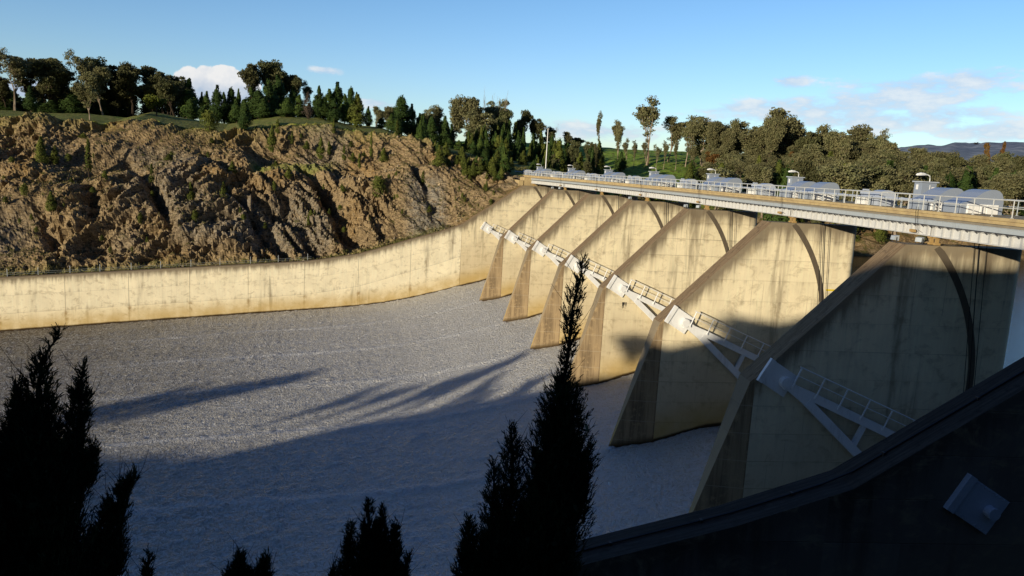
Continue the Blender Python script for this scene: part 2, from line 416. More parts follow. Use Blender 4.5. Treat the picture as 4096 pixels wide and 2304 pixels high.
# ------------------------------------------------------------------ light
SUN = Vector((-.96, -1.13, .235)).normalized()
sl = bpy.data.lights.new('sun', 'SUN'); so = bpy.data.objects.new('sun', sl); COL.objects.link(so)
sl.energy = 5.0; sl.angle = math.radians(.53); sl.color = (1, .89, .69)
so.rotation_euler = SUN.to_track_quat('Z', 'Y').to_euler()
w = bpy.data.worlds.new('World'); sc.world = w; w.use_nodes = True
t = NT(w.node_tree)
sky = t.n('ShaderNodeTexSky'); sky.sky_type = 'NISHITA'; sky.sun_disc = False
sky.sun_elevation = math.asin(SUN.z); sky.sun_rotation = math.atan2(SUN.x, SUN.y)
sky.air_density = 1.0; sky.dust_density = .4; sky.ozone_density = 1.6; sky.altitude = 300
dirv = t.nt.nodes.new('ShaderNodeTexCoord').outputs['Generated']
dx, dy, dz = t.xyz(dirv)
az = t.m('ARCTAN2', dx, dy); el = t.m('ARCSINE', dz)
cv = t.nt.nodes.new('ShaderNodeCombineXYZ'); t.put(cv.inputs[0], az); t.put(cv.inputs[1], el)
def azel(a, b):
    r = Vector(uray(a, b)).normalized(); return math.atan2(r.x, r.y), math.asin(r.z)
def blob(a, b, ra, rb, nz, amp, soft=.25, rot=0):
    """soft-edged patch of cloud at a direction; radii in photo units"""
    a0, e0 = azel(a, b)
    x = t.m('DIVIDE', t.m('SUBTRACT', az, a0), ra/1909); y = t.m('SUBTRACT', el, e0)
    y = t.m('DIVIDE', t.m('SUBTRACT', y, t.m('MULTIPLY', t.m('SUBTRACT', az, a0), rot)), rb/1909)
    r = t.m('SUBTRACT', 1, t.m('ADD', t.m('MULTIPLY', x, x), t.m('MULTIPLY', y, y)))
    return t.ramp(t.m('ADD', r, t.m('MULTIPLY', t.m('SUBTRACT', nz, .5), amp)), 0, soft)
cn = t.noise(cv.outputs[0], 55, 5, .55); cn2 = t.noise(t.sc(cv.outputs[0], (1, 2.6, 1)), 20, 7, .6)
cum = None
for a, b, ra, rb in ((480, 205, 38, 34), (520, 195, 32, 28), (565, 190, 42, 24), (540, 225, 95, 38), (610, 215, 40, 26), (90, 225, 60, 20)):
    bl = blob(a, b, ra, rb, cn, 1.1, .22); cum = bl if cum is None else t.m('MAXIMUM', cum, bl)
wis = None
for a, b, ra, rb, rot in ((2150, 265, 420, 46, .12), (2330, 215, 210, 26, .02), (2180, 300, 330, 34, 0), (1990, 205, 50, 20, 0), (1900, 268, 170, 18, .1), (820, 178, 50, 11, 0), (2380, 290, 160, 30, 0), (1480, 330, 230, 26, 0), (940, 260, 60, 14, 0), (2520, 330, 200, 30, 0), (1200, 300, 60, 10, 0), (2440, 200, 110, 26, .1)):
    bl = blob(a, b, ra, rb, cn2, 4.6, 1.1, rot); wis = bl if wis is None else t.m('MAXIMUM', wis, bl)
tint = t.mix(t.ramp(el, .0, .30), (1.36, 1.62, 2.22), (1.0, 1.42, 1.93))
tint = t.mix(t.ramp(el, .35, .9), tint, (1.0, 1.4, 2.5))
skyc = t.mix(1.0, sky.outputs[0], tint, 'MULTIPLY')
e0 = azel(530, 250)[1]; e1 = azel(530, 175)[1]
shade = t.m('ADD', t.ramp(el, e0, e1), t.m('MULTIPLY', t.m('SUBTRACT', cn, .5), 1.6), clamp=True)
SKYS = .10
ccol = t.mix(shade, tuple(x/SKYS for x in (.46, .56, .70)), tuple(x/SKYS for x in (.86, .86, .86)))
skyc = t.mix(cum, skyc, ccol)
wcol = t.mix(t.ramp(cn2, .35, .7), tuple(x/SKYS for x in (.46, .62, .82)), tuple(x/SKYS for x in (.80, .84, .87)))
skyc = t.mix(t.m('MULTIPLY', wis, .85), skyc, wcol)
# added dimming of the sky behind the camera, keeps shaded faces dark
dim = t.ramp(t.m('ADD', dy, t.m('MULTIPLY', dz, .30)), -.35, .48, .26, 1.0)
gy_ = t.nt.nodes.new('ShaderNodeCombineXYZ'); [t.put(gy_.inputs[i], dim) for i in range(3)]
skyc = t.mix(1.0, skyc, gy_.outputs[0], 'MULTIPLY')
bg = t.n('ShaderNodeBackground'); t.put(bg.inputs[0], skyc); bg.inputs[1].default_value = SKYS
wo = t.n('ShaderNodeOutputWorld'); t.nt.links.new(bg.outputs[0], wo.inputs[0])
sc.view_settings.view_transform = 'Standard'; sc.view_settings.look = 'None'; sc.view_settings.exposure = 0
sc.cycles.max_bounces = 5; sc.cycles.diffuse_bounces = 2; sc.cycles.glossy_bounces = 2; sc.cycles.transmission_bounces = 1
sc.cycles.use_denoising = True

# ------------------------------------------------------------------ terrain functions
EDGE_B = [(-30, 6.5), (-6.6, 6.5), (-4, 10.3), (1.6, 15.7), (8.3, 21.7), (14.8, 26), (23, 29.3), (29, 32), (40, 33.3), (45, 32.6), (52, 31), (56, 31.6), (63, 32.8), (70, 34.5), (76, 32.8), (85, 34), (94, 34.3), (150, 34)]
EDGE_Z = [(-30, -1.3), (-6.6, -1.3), (-4, .6), (1.6, 1.6), (8.3, 3.5), (14.8, 5.5), (23, 5.9), (29, 7.1), (40, 6.9), (45, 5.8), (52, 4.0), (56, 4.1), (63, 4.7), (70, 5.8), (76, 3.8), (85, 4.3), (94, 3.8), (150, 3.8)]
SHORE = [(-600, -30), (-200, -28), (-114, -22), (-74, -20), (-40, -8), (-20, 3), (-15, 6)]
BANK = [(-40, -19), (0, -13.8), (4, -11), (9, -8), (22, -4), (45, -1.2), (70, 0), (88, 4), (107, 8.0), (135, 9.5), (260, 8), (400, 8)]
# gullies: (d, s_top, s_bottom, d shift, width, depth)
GUL = [(70, .72, .30, -9, 1.5, 2.8), (76, .50, .22, -4, 1.4, 2.0), (35, .62, .06, -10, 1.5, 3.4), (13.5, .62, .12, -3.5, .9, 2.2), (88, .80, .55, 4, 2.2, 2.5), (92, .5, .3, -3, 2, 2), (24, .72, .4, -7, 1.4, 1.8),
       (55, .85, .6, -5, 1.4, 1.8), (46, .9, .7, -4, 1.5, 1.8), (2, .8, .3, -3, 1.2, 1.8), (63, .4, .1, -5, 1.0, 1.4), (50, .45, .15, -7, .9, 1.5), (84, .35, .1, -6, 1.2, 1.6)]
def smooth_noise(x, y, z=0): return noise.noise(Vector((x, y, z)))
def cliffH(d, b):
    base = (wtop(d)-.5) if d > -7 else -3.9
    be, ze = interp(EDGE_B, d), interp(EDGE_Z, d)
    w = 3.2 if d > 6 else (1.2 if d > -7 else .5)
    if d < -7: base = -3.9+2.4*sstep(5.6, 6.4, b); w = 5
    if b <= w: return base+.15*b*(d > 6), 0
    if b < be:
        s = (b-w)/(be-w)
        f = s+.05*math.sin(s*13+d*.12)*(1-s)*s*4
        f = f+.16*(sstep(0, .35, s)-s)*(1-s)*2
        # terrace in the middle for d 30..46
        tw = sstep(26, 31, d)*sstep(48, 43, d)
        if tw > 0:
            f2 = .62*sstep(0, .55, s)+.03*sstep(.55, .75, s)+.35*sstep(.75, 1., s)
            f = f*(1-tw)+f2*tw
        return base+.5+(ze-base-.5)*f, s
    return ze+.10*min(b-be, 32)+.012*max(0, min(b-be-32, 60)), 1+(b-be)
def bankH(d, b):
    x = b-interp(SHORE, d)
    z = interp(BANK, x)
    z += 2.0*smooth_noise(d*.025, b*.025, 3)*sstep(10, 60, x)
    z += (.02*max(0, -d-110))*sstep(40, 120, x)
    return z
def H(d, b):
    w = sstep(-14, -22, d)
    if w <= 0: return cliffH(d, b)[0]
    if w >= 1: return bankH(d, b)
    return cliffH(d, b)[0]*(1-w)+bankH(d, b)*w
def Hxy(X, Y):
    d, b = db_of(X, Y); return H(d, b)
def ground_hit(a, b, d0=110, d1=420):
    r = uray(a, b); n = math.hypot(r[0], r[1]); D = d0
    while D < d1:
        X, Y, Z = r[0]*D/n, r[1]*D/n, r[2]*D/n
        if Hxy(X, Y) >= Z: return D
        D += .7
    return None

def terrain_mesh(name, ds, bs, cliff):
    V = []; G = []; GY = []; OC = []
    for d in ds:
        for b in bs:
            if cliff:
                z, s = cliffH(d, b)
                x_, b_ = d, b
                if b > 1.5:
                    amp = (sstep(1.5, 5, b) if d > 6 else sstep(1.2, 3, b)*.7)*(1 if s <= 1 else max(.06, 1-(s-1)/5))
                    if d < -7: amp *= .3
                    # folded strata: rotate noise space along the slope
                    sg = 1 if d < 45 else -.6
                    q = Vector((d*.8+z*.7*sg, b*.5, z*.8-d*.75*sg))
                    n1 = noise.fractal(Vector((d*.05+z*.03, b*.05, z*.11-d*.02)), 1, 2, 3)
                    n2 = noise.ridged_multi_fractal(Vector((q.x*.10, q.y*.10, q.z*.33)), .9, 2.1, 4, 1, 2)
                    n3 = noise.ridged_multi_fractal(Vector((q.x*.38+9, q.y*.38, q.z*.95)), .8, 2.1, 3, 1, 2)
                    vd = noise.voronoi(Vector((d*.75, b*.75, z*.75)))[0]
                    cellv = (vd[1]-vd[0])
                    disp = 3.0*n1+1.35*(n2-1.1)+.70*(n3-1.1)+.5*min(cellv, .8)+.35*noise.noise(Vector((d*1.9, b*1.9, z*1.9)))
                    for gd, s0, s1, sh, wd, dep in GUL:
                        if s < s0+.08 and s > s1-.08:
                            c_ = gd+sh*(s0-s)/(s0-s1)+.8*smooth_noise(z*.35, gd)
                            if abs(d-c_) < wd*3: disp -= dep*math.exp(-((d-c_)/wd)**2)*sstep(s1-.08, s1+.08, s)*sstep(s0+.08, s0-.08, s)
                    rough = .45+1.0*sstep(-.25, .25, noise.fractal(Vector((d*.045+4, s*1.7, 0)), 1, 2, 2)); disp = 3.0*n1+(disp-3.0*n1)*rough; disp *= amp
                    z += disp*.62; b_ = b-disp*.78
                else: s = 0; disp = 0
                g = 0.
                if s > .97: g = sstep(.97, 1.6, s)
                tw = sstep(27, 31, d)*sstep(47, 44, d)*sstep(.52, .6, s)*sstep(.80, .74, s)
                g = max(g, tw*.7, .35*sstep(.86, 1, s), .45*sstep(5, 3, b) if d > 8 else 0)
                if 70 < d < 74 and 1 < s < 4: g *= .2
                gy = .62*sstep(.48, .28, s+.35*smooth_noise(d*.09, s*3))*sstep(74, 64, d)*sstep(24, 32, d)*sstep(.04, .15, s)
                gy = max(gy, .8*sstep(17, 13, d)*sstep(6, 9, d)*sstep(.5, .35, s), .5*sstep(.2, .5, smooth_noise(d*.05+3, s*2.2, 8)))
                oc = .75*sstep(.12, .42, smooth_noise(d*.11, s*3.1, 5))*(1-gy)
                if 71 < d < 75 and .9 < s < 5: oc = 1
            else:
                z = H(d, b); x_, b_ = d, b
                x = b-interp(SHORE, d)
                z += .5*noise.fractal(Vector((d*.12, b*.12, 0)), 1, 2, 4)
                if -2 < x < 14: z += 2.6*sstep(-2, 3, x)*sstep(14, 7, x)*noise.ridged_multi_fractal(Vector((d*.15, b*.15, 1)), .9, 2.1, 4, 1, 2)-2.2*sstep(-2, 3, x)*sstep(14, 7, x)
                g = sstep(9, 18, x); gy = .5*sstep(.1, .4, smooth_noise(d*.06, b*.06)); oc = .8*sstep(14, 6, x)*sstep(-.1, .3, smooth_noise(d*.1, b*.1, 4))
                if x < 1.5: gy = oc = g = 0
            X, Y = xy_of(x_, b_)
            V.append((X, Y, z)); G.append(g); GY.append(gy); OC.append(oc)
    nb = len(bs); Fc = []
    for i in range(len(ds)-1):
        for j in range(nb-1):
            a = i*nb+j; Fc.append((a, a+nb, a+nb+1, a+1))
    me = bpy.data.meshes.new(name); me.from_pydata(V, [], Fc); me.materials.append(M['terrain'])
    for an, vals in (('grass', G), ('greyrock', GY), ('ochre', OC), ('lush', [0. if cliff else 1.]*len(V))):
        at = me.attributes.new(an, 'FLOAT', 'POINT'); at.data.foreach_set('value', vals)
    me.update(); o = bpy.data.objects.new(name, me); COL.objects.link(o)
    tag(o, kind='structure'); return o
def rng(a, b, st):
    n = int(round((b-a)/st)); return [a+(b-a)*i/n for i in range(n+1)]
tag(terrain_mesh('rock_slope', rng(-22, 118, .34), rng(1.0, 38, .25)+rng(39, 70, 1)+rng(75, 330, 8), True), 'folded brown and grey rock slope with a grass plateau above the training wall', 'hillside')
tag(terrain_mesh('lake_shore', [-600+(580)*(i/150)**.75 for i in range(150)]+[-20.5], rng(-60, 40, .9)+rng(42, 150, 2.4)+rng(158, 420, 12), False), 'grassy wooded hillside with a rocky shore across the reservoir', 'hillside')

# loose stones and dry tufts lying on the slope
rr = random.Random(44); sb = MB(); tb = MB()
slope_o = bpy.data.objects['rock_slope']
nbs = len(rng(1.0, 38, .25)+rng(39, 70, 1)+rng(75, 330, 8)); vs = slope_o.data.vertices
for i in range(26000):
    j = rr.randrange(3, 135); k_ = rr.randrange(20, 405); co_ = vs[k_*nbs+j].co
    if noise.noise(co_*.09) < -.02+.12*(j > 16): continue
    q = 1 if j > 12 else 1.5
    p0 = co_+Vector((rr.uniform(-.2, .2), rr.uniform(-.2, .2), 0)); h_ = rr.uniform(.12, .42)*q; w__ = rr.uniform(.05, .14)*q
    a_ = rr.uniform(0, 6.28); sd = Vector((math.cos(a_), math.sin(a_), 0))*w__; ln = Vector((rr.uniform(-.12, .12), rr.uniform(-.12, .12), h_))
    tb.tri(p0-sd, p0+sd, p0+ln)
M['tuft'] = mat('dry_tuft_grass', leaf((.085, .095, .025), (.17, .14, .05), (.10, .08, .035)))
o = tb.build('scrub_grass', M['tuft']); tag(o, 'short scrubby grass and weeds scattered over the rock slope', 'grass', kind='stuff')
sv = []
for i in range(2600):
    j = rr.randrange(2, 120); k_ = rr.randrange(60, 405); co_ = vs[k_*nbs+j].co
    r = rr.uniform(.07, .2) if rr.random() < .93 else rr.uniform(.22, .5)
    sv.append((co_, r))
sb = MB()
for c, r in sv:
    n = len(sb.v)
    for q in ((1, 0, 0), (-1, 0, 0), (0, 1, 0), (0, -1, 0), (0, 0, 1), (0, 0, -1)): sb.v.append(tuple(c+Vector(q)*r*rr.uniform(.5, 1.3)))
    for f in ((0, 2, 4), (2, 1, 4), (1, 3, 4), (3, 0, 4), (2, 0, 5), (1, 2, 5), (3, 1, 5), (0, 3, 5)): sb.f.append(tuple(n+j2 for j2 in f)); sb.m.append(0)
def stonem(t):
    p = t.pos(); a = t.noise(p, .7, 4, .6)
    t.out(t.mix(t.ramp(a, .35, .65), (.42, .32, .19), (.24, .19, .13)), .9, spec=.1)
o = sb.build('loose_stones', mat('broken_stone', stonem)); tag(o, 'broken loose stones lying over the rock slope', 'stones', kind='stuff')

# far hills
hb = MB(); NA, NR = 260, 22
for i in range(NA+1):
    a = math.radians(5+50*i/NA)
    for j in range(NR+1):
        D = 900+1500*j/NR
        px = 2048+F*math.tan(a)
        ridge = interp([(2000, 40), (3300, 112), (3600, 130), (3760, 139), (3850, 147), (3950, 149), (4096, 158), (6000, 165)], px)
        h = ridge*sstep(0, 1, j/NR*1.02)-15+9*smooth_noise(a*60, j*.4)+2.0*smooth_noise(a*160, j*1.1)+1.5*smooth_noise(a*500, j*3.1)*(j > 18)
        hb.v.append((D*math.sin(a), D*math.cos(a), h))
for i in range(NA):
    for j in range(NR):
        a = i*(NR+1)+j; hb.f.append((a, a+NR+1, a+NR+2, a+1)); hb.m.append(0)
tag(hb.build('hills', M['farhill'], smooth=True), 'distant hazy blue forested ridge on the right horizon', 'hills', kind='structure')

# near bank under and behind the camera, with the ridge that throws the evening shadow
RID = [(-200, -14), (-130, -9), (-109, -8.2), (-92, -4.5), (-86, 1.), (-66, 2.8), (-59.5, 7.2), (-56, 8.4), (-50, 10.1), (-42, 11.7), (-38, 11.9), (0, 12.4), (60, 12.5), (160, 13)]
nb_ = MB(); ds = rng(-150, 180, 3.0); ts = rng(.35, 150, 1.6)
for d in ds:
    for tt in ts:
        P = pw(8, d, tt, 0); wz = max(-30, min(-17, wtop(d)-5.5)) if d > 5 else -17
        Y0 = pw(8, d, .3, 0).y
        f = (Y0-P.y)/(Y0+30)
        g = interp([(0, 0), (.12, .03), (.3, .18), (.40, .33), (.47, .62), (.6, .72), (1, 1), (2, 1.0)], f)
        r = interp(RID, P.x+(P.y+30)*-.85 if P.y < -30 else P.x)
        if P.x > 40 and P.y > -20: pass
        z = wz+(r-wz)*g+.35*smooth_noise(P.x*.2, P.y*.2)*(g > .1)
        nb_.v.append((P.x, P.y, z))
for i in range(len(ds)-1):
    for j in range(len(ts)-1):
        a = i*len(ts)+j; nb_.f.append((a, a+1, a+len(ts)+1, a+len(ts))); nb_.m.append(0)
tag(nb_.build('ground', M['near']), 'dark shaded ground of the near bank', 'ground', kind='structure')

# ------------------------------------------------------------------ water
wv = MB(); KS = rng(1.0, 8.0, .0192); DS = [-12.4+ (i*.33) for i in range(0, 400)]
for k in KS:
    (x, y), T, R = fr(k)
    for d in DS:
        z = interp(WATER, d)
        fk = (k+.05-math.floor(k+.05))
        q = Vector((d*.55, k*17*.9, 0))
        a_ = .10+.04*sstep(10, 40, d)
        n = (abs(noise.fractal(q*1.3, .7, 2.1, 4))*1.7-.5)*a_+.05*noise.noise(Vector((d*1.9, k*34, 2)))
        if d > 5: n += .22*math.exp(-((fk-.02)/.035)**2)*sstep(60, 8, d)+.22*math.exp(-((fk-1.02)/.035)**2)*sstep(60, 8, d)
        else: n += 0
        wv.v.append((x+R[0]*d, y+R[1]*d, z+n))
nd = len(DS)
for i in range(len(KS)-1):
    for j in range(nd-1):
        a = i*nd+j; wv.f.append((a, a+nd, a+nd+1, a+1)); wv.m.append(0)
wo_ = wv.build('water', M['chute'], smooth=True)
at = wo_.data.attributes.new('dd', 'FLOAT', 'POINT'); at.data.foreach_set('value', [d for k in KS for d in DS])
at = wo_.data.attributes.new('kk', 'FLOAT', 'POINT'); at.data.foreach_set('value', [k for k in KS for d in DS])
tag(wo_, 'white foaming water racing down the spillway chute', 'water', kind='structure')
lk = MB(); KK = [-25+i*.5 for i in range(0, 80)]
for k in KK:
    for d in (-12.9, -16, -25, -60, -150, -400, -900): lk.v.append(tuple(pw(k, d, 0, RES)))
for i in range(len(KK)-1):
    for j in range(6):
        a = i*7+j
        if 1 <= KK[i] < 8 or KK[i] < 1 or KK[i] < 16: lk.f.append((a, a+1, a+8, a+7)); lk.m.append(0)
tag(lk.build('lake', M['lake']), 'calm brown reservoir water upstream of the gates', 'water', kind='structure')

# ------------------------------------------------------------------ piers
def top_pier(d):
    if d <= -7.17: return -3.27
    if d <= 1.95: return -3.27-(d+7.17)*(9.03/9.12)
    return -12.3-(d-1.95)*3.362
def pier_body():
    m = MB(); st = []
    for i in range(9):
        a = math.pi/2*i/8; st.append((-14.6-.9*math.cos(a), .9*math.sin(a)))
    for d in (-13, -11, -9, -7.17, -5, -3, -1, .5, 1.65, 1.95, 2.6, 3.4, 4.2, 5.0, 5.42, 6.2, 7.3):
        st.append((d, .9 if d <= 1.65 else max(.10, .9-(d-1.65)*.21)))
    ZB = -31
    for d, h in st:
        zt = max(top_pier(d), ZB+.1)
        m.v += [(d, -.9+h, zt), (d, -.9+h, ZB), (d, -.9-h, ZB), (d, -.9-h, zt)]
    for i in range(len(st)-1):
        a = 4*i; tail = st[i][0] >= 1.64
        m.f.append((a, a+1, a+5, a+4)); m.m.append(2 if tail else 0)
        m.f.append((a+3, a+7, a+6, a+2)); m.m.append(2 if tail else 0)
        m.f.append((a, a+4, a+7, a+3)); m.m.append(1 if -7.3 < st[i][0] < 1.7 else 0)
        m.f.append((a+1, a+2, a+6, a+5)); m.m.append(0)
    e = 4*(len(st)-1); m.f.append((e, e+1, e+2, e+3)); m.m.append(2)
    return m
def vdt(top, shift=0):
    return {'dt': lambda v: top(v[0])-v[2], 'hw': lambda v: v[2]-interp(WATER, v[0])}
PB = pier_body()
HUB = (-.15, -12.2)
def arc_pt(ang, r=12.65): return (HUB[0]-r*math.cos(ang), HUB[1]+r*math.sin(ang))
def seal_track():
    m = MB(); n = 40
    a0, a1 = math.asin((-3.35-HUB[1])/12.65), math.radians(-48)
    for i in range(n):
        p, q = a0+(a1-a0)*i/n, a0+(a1-a0)*(i+1)/n
        A, B = arc_pt(p, 12.45), arc_pt(p, 12.9); C, D = arc_pt(q, 12.45), arc_pt(q, 12.9)
        for P in (A, B, C, D): pass
        m.hexa([(A[0], -.02, A[1]), (B[0], -.02, min(B[1], -3.3)), (D[0], -.02, D[1]), (C[0], -.02, C[1]), (A[0], .03, A[1]), (B[0], .03, min(B[1], -3.3)), (D[0], .03, D[1]), (C[0], .03, C[1])])
    return m
def rot2(p, o, a):
    return (o[0]+p[0]*math.cos(a)-p[1]*math.sin(a), o[1]+p[0]*math.sin(a)+p[1]*math.cos(a))
def plate():
    """anchor plate: rectangle tilted on the pier face with a raised end strip"""
    m = MB(); u = Vector((1.83, 1.09)).normalized(); v = Vector((.77, -1.37)).normalized()   # along, across  (d,z)
    c = Vector((.31, -11.98))
    def P(a, b): q = c+u*a+v*b; return (q.x, q.y)
    m.prism([P(-1.06, -.79), P(.74, -.79), P(.74, .79), P(-1.06, .79)], .0, .17)
    m.prism([P(.745, -.82), P(1.07, -.82), P(1.07, .82), P(.745, .82)], .0, .26)
    for i in range(9):
        for s_ in (-.72, .72):
            q = P(-1.0+.2*i, s_); m.prism([(q[0]-.025, q[1]-.025), (q[0]+.025, q[1]-.025), (q[0]+.025, q[1]+.025), (q[0]-.025, q[1]+.025)], .171, .19)
    return m
DESC = {2: 'farthest free-standing concrete pier, next to the far abutment wall', 3: 'second free-standing concrete pier from the far wall', 4: 'third concrete pier from the far wall, partly behind the tall cypress spire',
        5: 'middle-near concrete pier with a dark mark under its white trunnion', 6: 'sunlit concrete pier with a tan sloping edge and a small yellow mark', 7: 'nearest free-standing concrete pier, mostly in shadow below its top'}
seal_proto = None; plate_proto = None; body_proto = None
def link_copy(src, parent):
    c = src.copy(); COL.objects.link(c); c.parent = parent; return c
for k in range(2, 8):
    p = kempty('spillway_pier', k); tag(p, DESC[k], 'dam pier', 'concrete piers of the spillway')
    if body_proto is None:
        body_proto = PB.build('pier_wall', [M['pier'], M['top'], M['tail']], p, attrs=vdt(top_pier))
        seal_proto = seal_track().build('seal_track', M['track'], p)
        plate_proto = plate().build('anchor_plate', M['white'], p)
    else:
        link_copy(body_proto, p); link_copy(seal_proto, p); link_copy(plate_proto, p)
    if k == 6:
        m = MB(); m.box(-13.9, -12.9, .002, .02, -9.05, -8.9)
        m.build('gauge_mark', M['yellow'], p)
    if k == 5:
        m = MB()
        for i in range(9):
            x = -.5+rnd.uniform(-.35, .35); l = rnd.uniform(.2, .7)
            m.quad((x, .006+i*.001, -13.75), (x+.09, .006+i*.001, -13.75), (x+.06, .006+i*.001, -13.8-l), (x+.02, .006+i*.001, -13.8-l))
        m.build('mud_stain', M['rope'], p)

# ------------------------------------------------------------------ side walls
def side_wall(name, k, d0, d1, t0, t1, mats, nose=False):
    m = MB(); st = sorted(set([x for x in rng(d0, d1, 2.5)]+[x for x, _ in WTOP if d0 < x < d1]))
    def tz(d): return -3.22 if d < -7.03 else wtop(d)
    for d in st:
        zb = interp(WATER, d)-6
        m.v += [(d, t1, tz(d)), (d, t1, zb), (d, t0, zb), (d, t0, tz(d))]
    for i in range(len(st)-1):
        a = 4*i
        m.f.append((a, a+1, a+5, a+4)); m.m.append(0)
        m.f.append((a+3, a+7, a+6, a+2)); m.m.append(0)
        m.f.append((a, a+4, a+7, a+3)); m.m.append(1)
        m.f.append((a+1, a+2, a+6, a+5)); m.m.append(0)
    m.f.append((0, 3, 2, 1)); m.m.append(0); e = 4*(len(st)-1); m.f.append((e, e+1, e+2, e+3)); m.m.append(0)
    return m, {'dt': lambda v: tz(v[0])-v[2], 'hw': lambda v: v[2]-interp(WATER, v[0])}
a_ = kempty('abutment_wall', 1); tag(a_, 'far concrete abutment wall with a sloping top where the bridge lands', 'dam wall')
m, at = side_wall('w', 1, -15.5, 5.28, -1.3, 0, None); m.build('wall_body', [M['pier'], M['top']], a_, attrs=at)
link_copy(seal_proto, a_); link_copy(plate_proto, a_)
m = MB()
m.box(-12.2, -7.6, -4.6, -1.6, -5, -1.6); m.build('bearing_block', M['deck'], a_)
m = MB(); m.box(-7.4, -6.4, -5.5, -1.6, -6, -2.2); m.build('bearing_block', M['deck'], a_)
b_ = kempty('training_wall', 1); tag(b_, 'long sunlit concrete training wall along the far side of the chute', 'training wall')
m, at = side_wall('w', 1, 5.34, 118, -1.2, -.03, None); m.build('wall_body', [M['wall'], M['top']], b_, attrs=at)
n_ = kempty('near_side_wall', 8); tag(n_, 'dark shaded near side wall sloping across the lower right corner', 'dam wall')
m, at = side_wall('w', 8, -15.5, 118, -1.85, 0, None); m.build('wall_body', [M['shade'], M['topshade']], n_, attrs=at)
m = MB(); pts = [(d, -.95, (wtop(d) if d > -7.03 else -3.22)+.06) for d in rng(-7, 60, 1.2)]
m.tube(pts, .045, 5)
for p_ in pts[::3]: m.box(p_[0]-.05, p_[0]+.05, -1.05, -.85, p_[2]-.09, p_[2]+.06)
m.build('top_cable', M['rope'], n_)
pl = plate().build('anchor_plate', M['greyl'], n_)
m = MB(); m.tube([(HUB[0], .17, HUB[1]), (HUB[0], .55, HUB[1])], .24, 20); m.build('pin_cap', M['greyl'], pl)

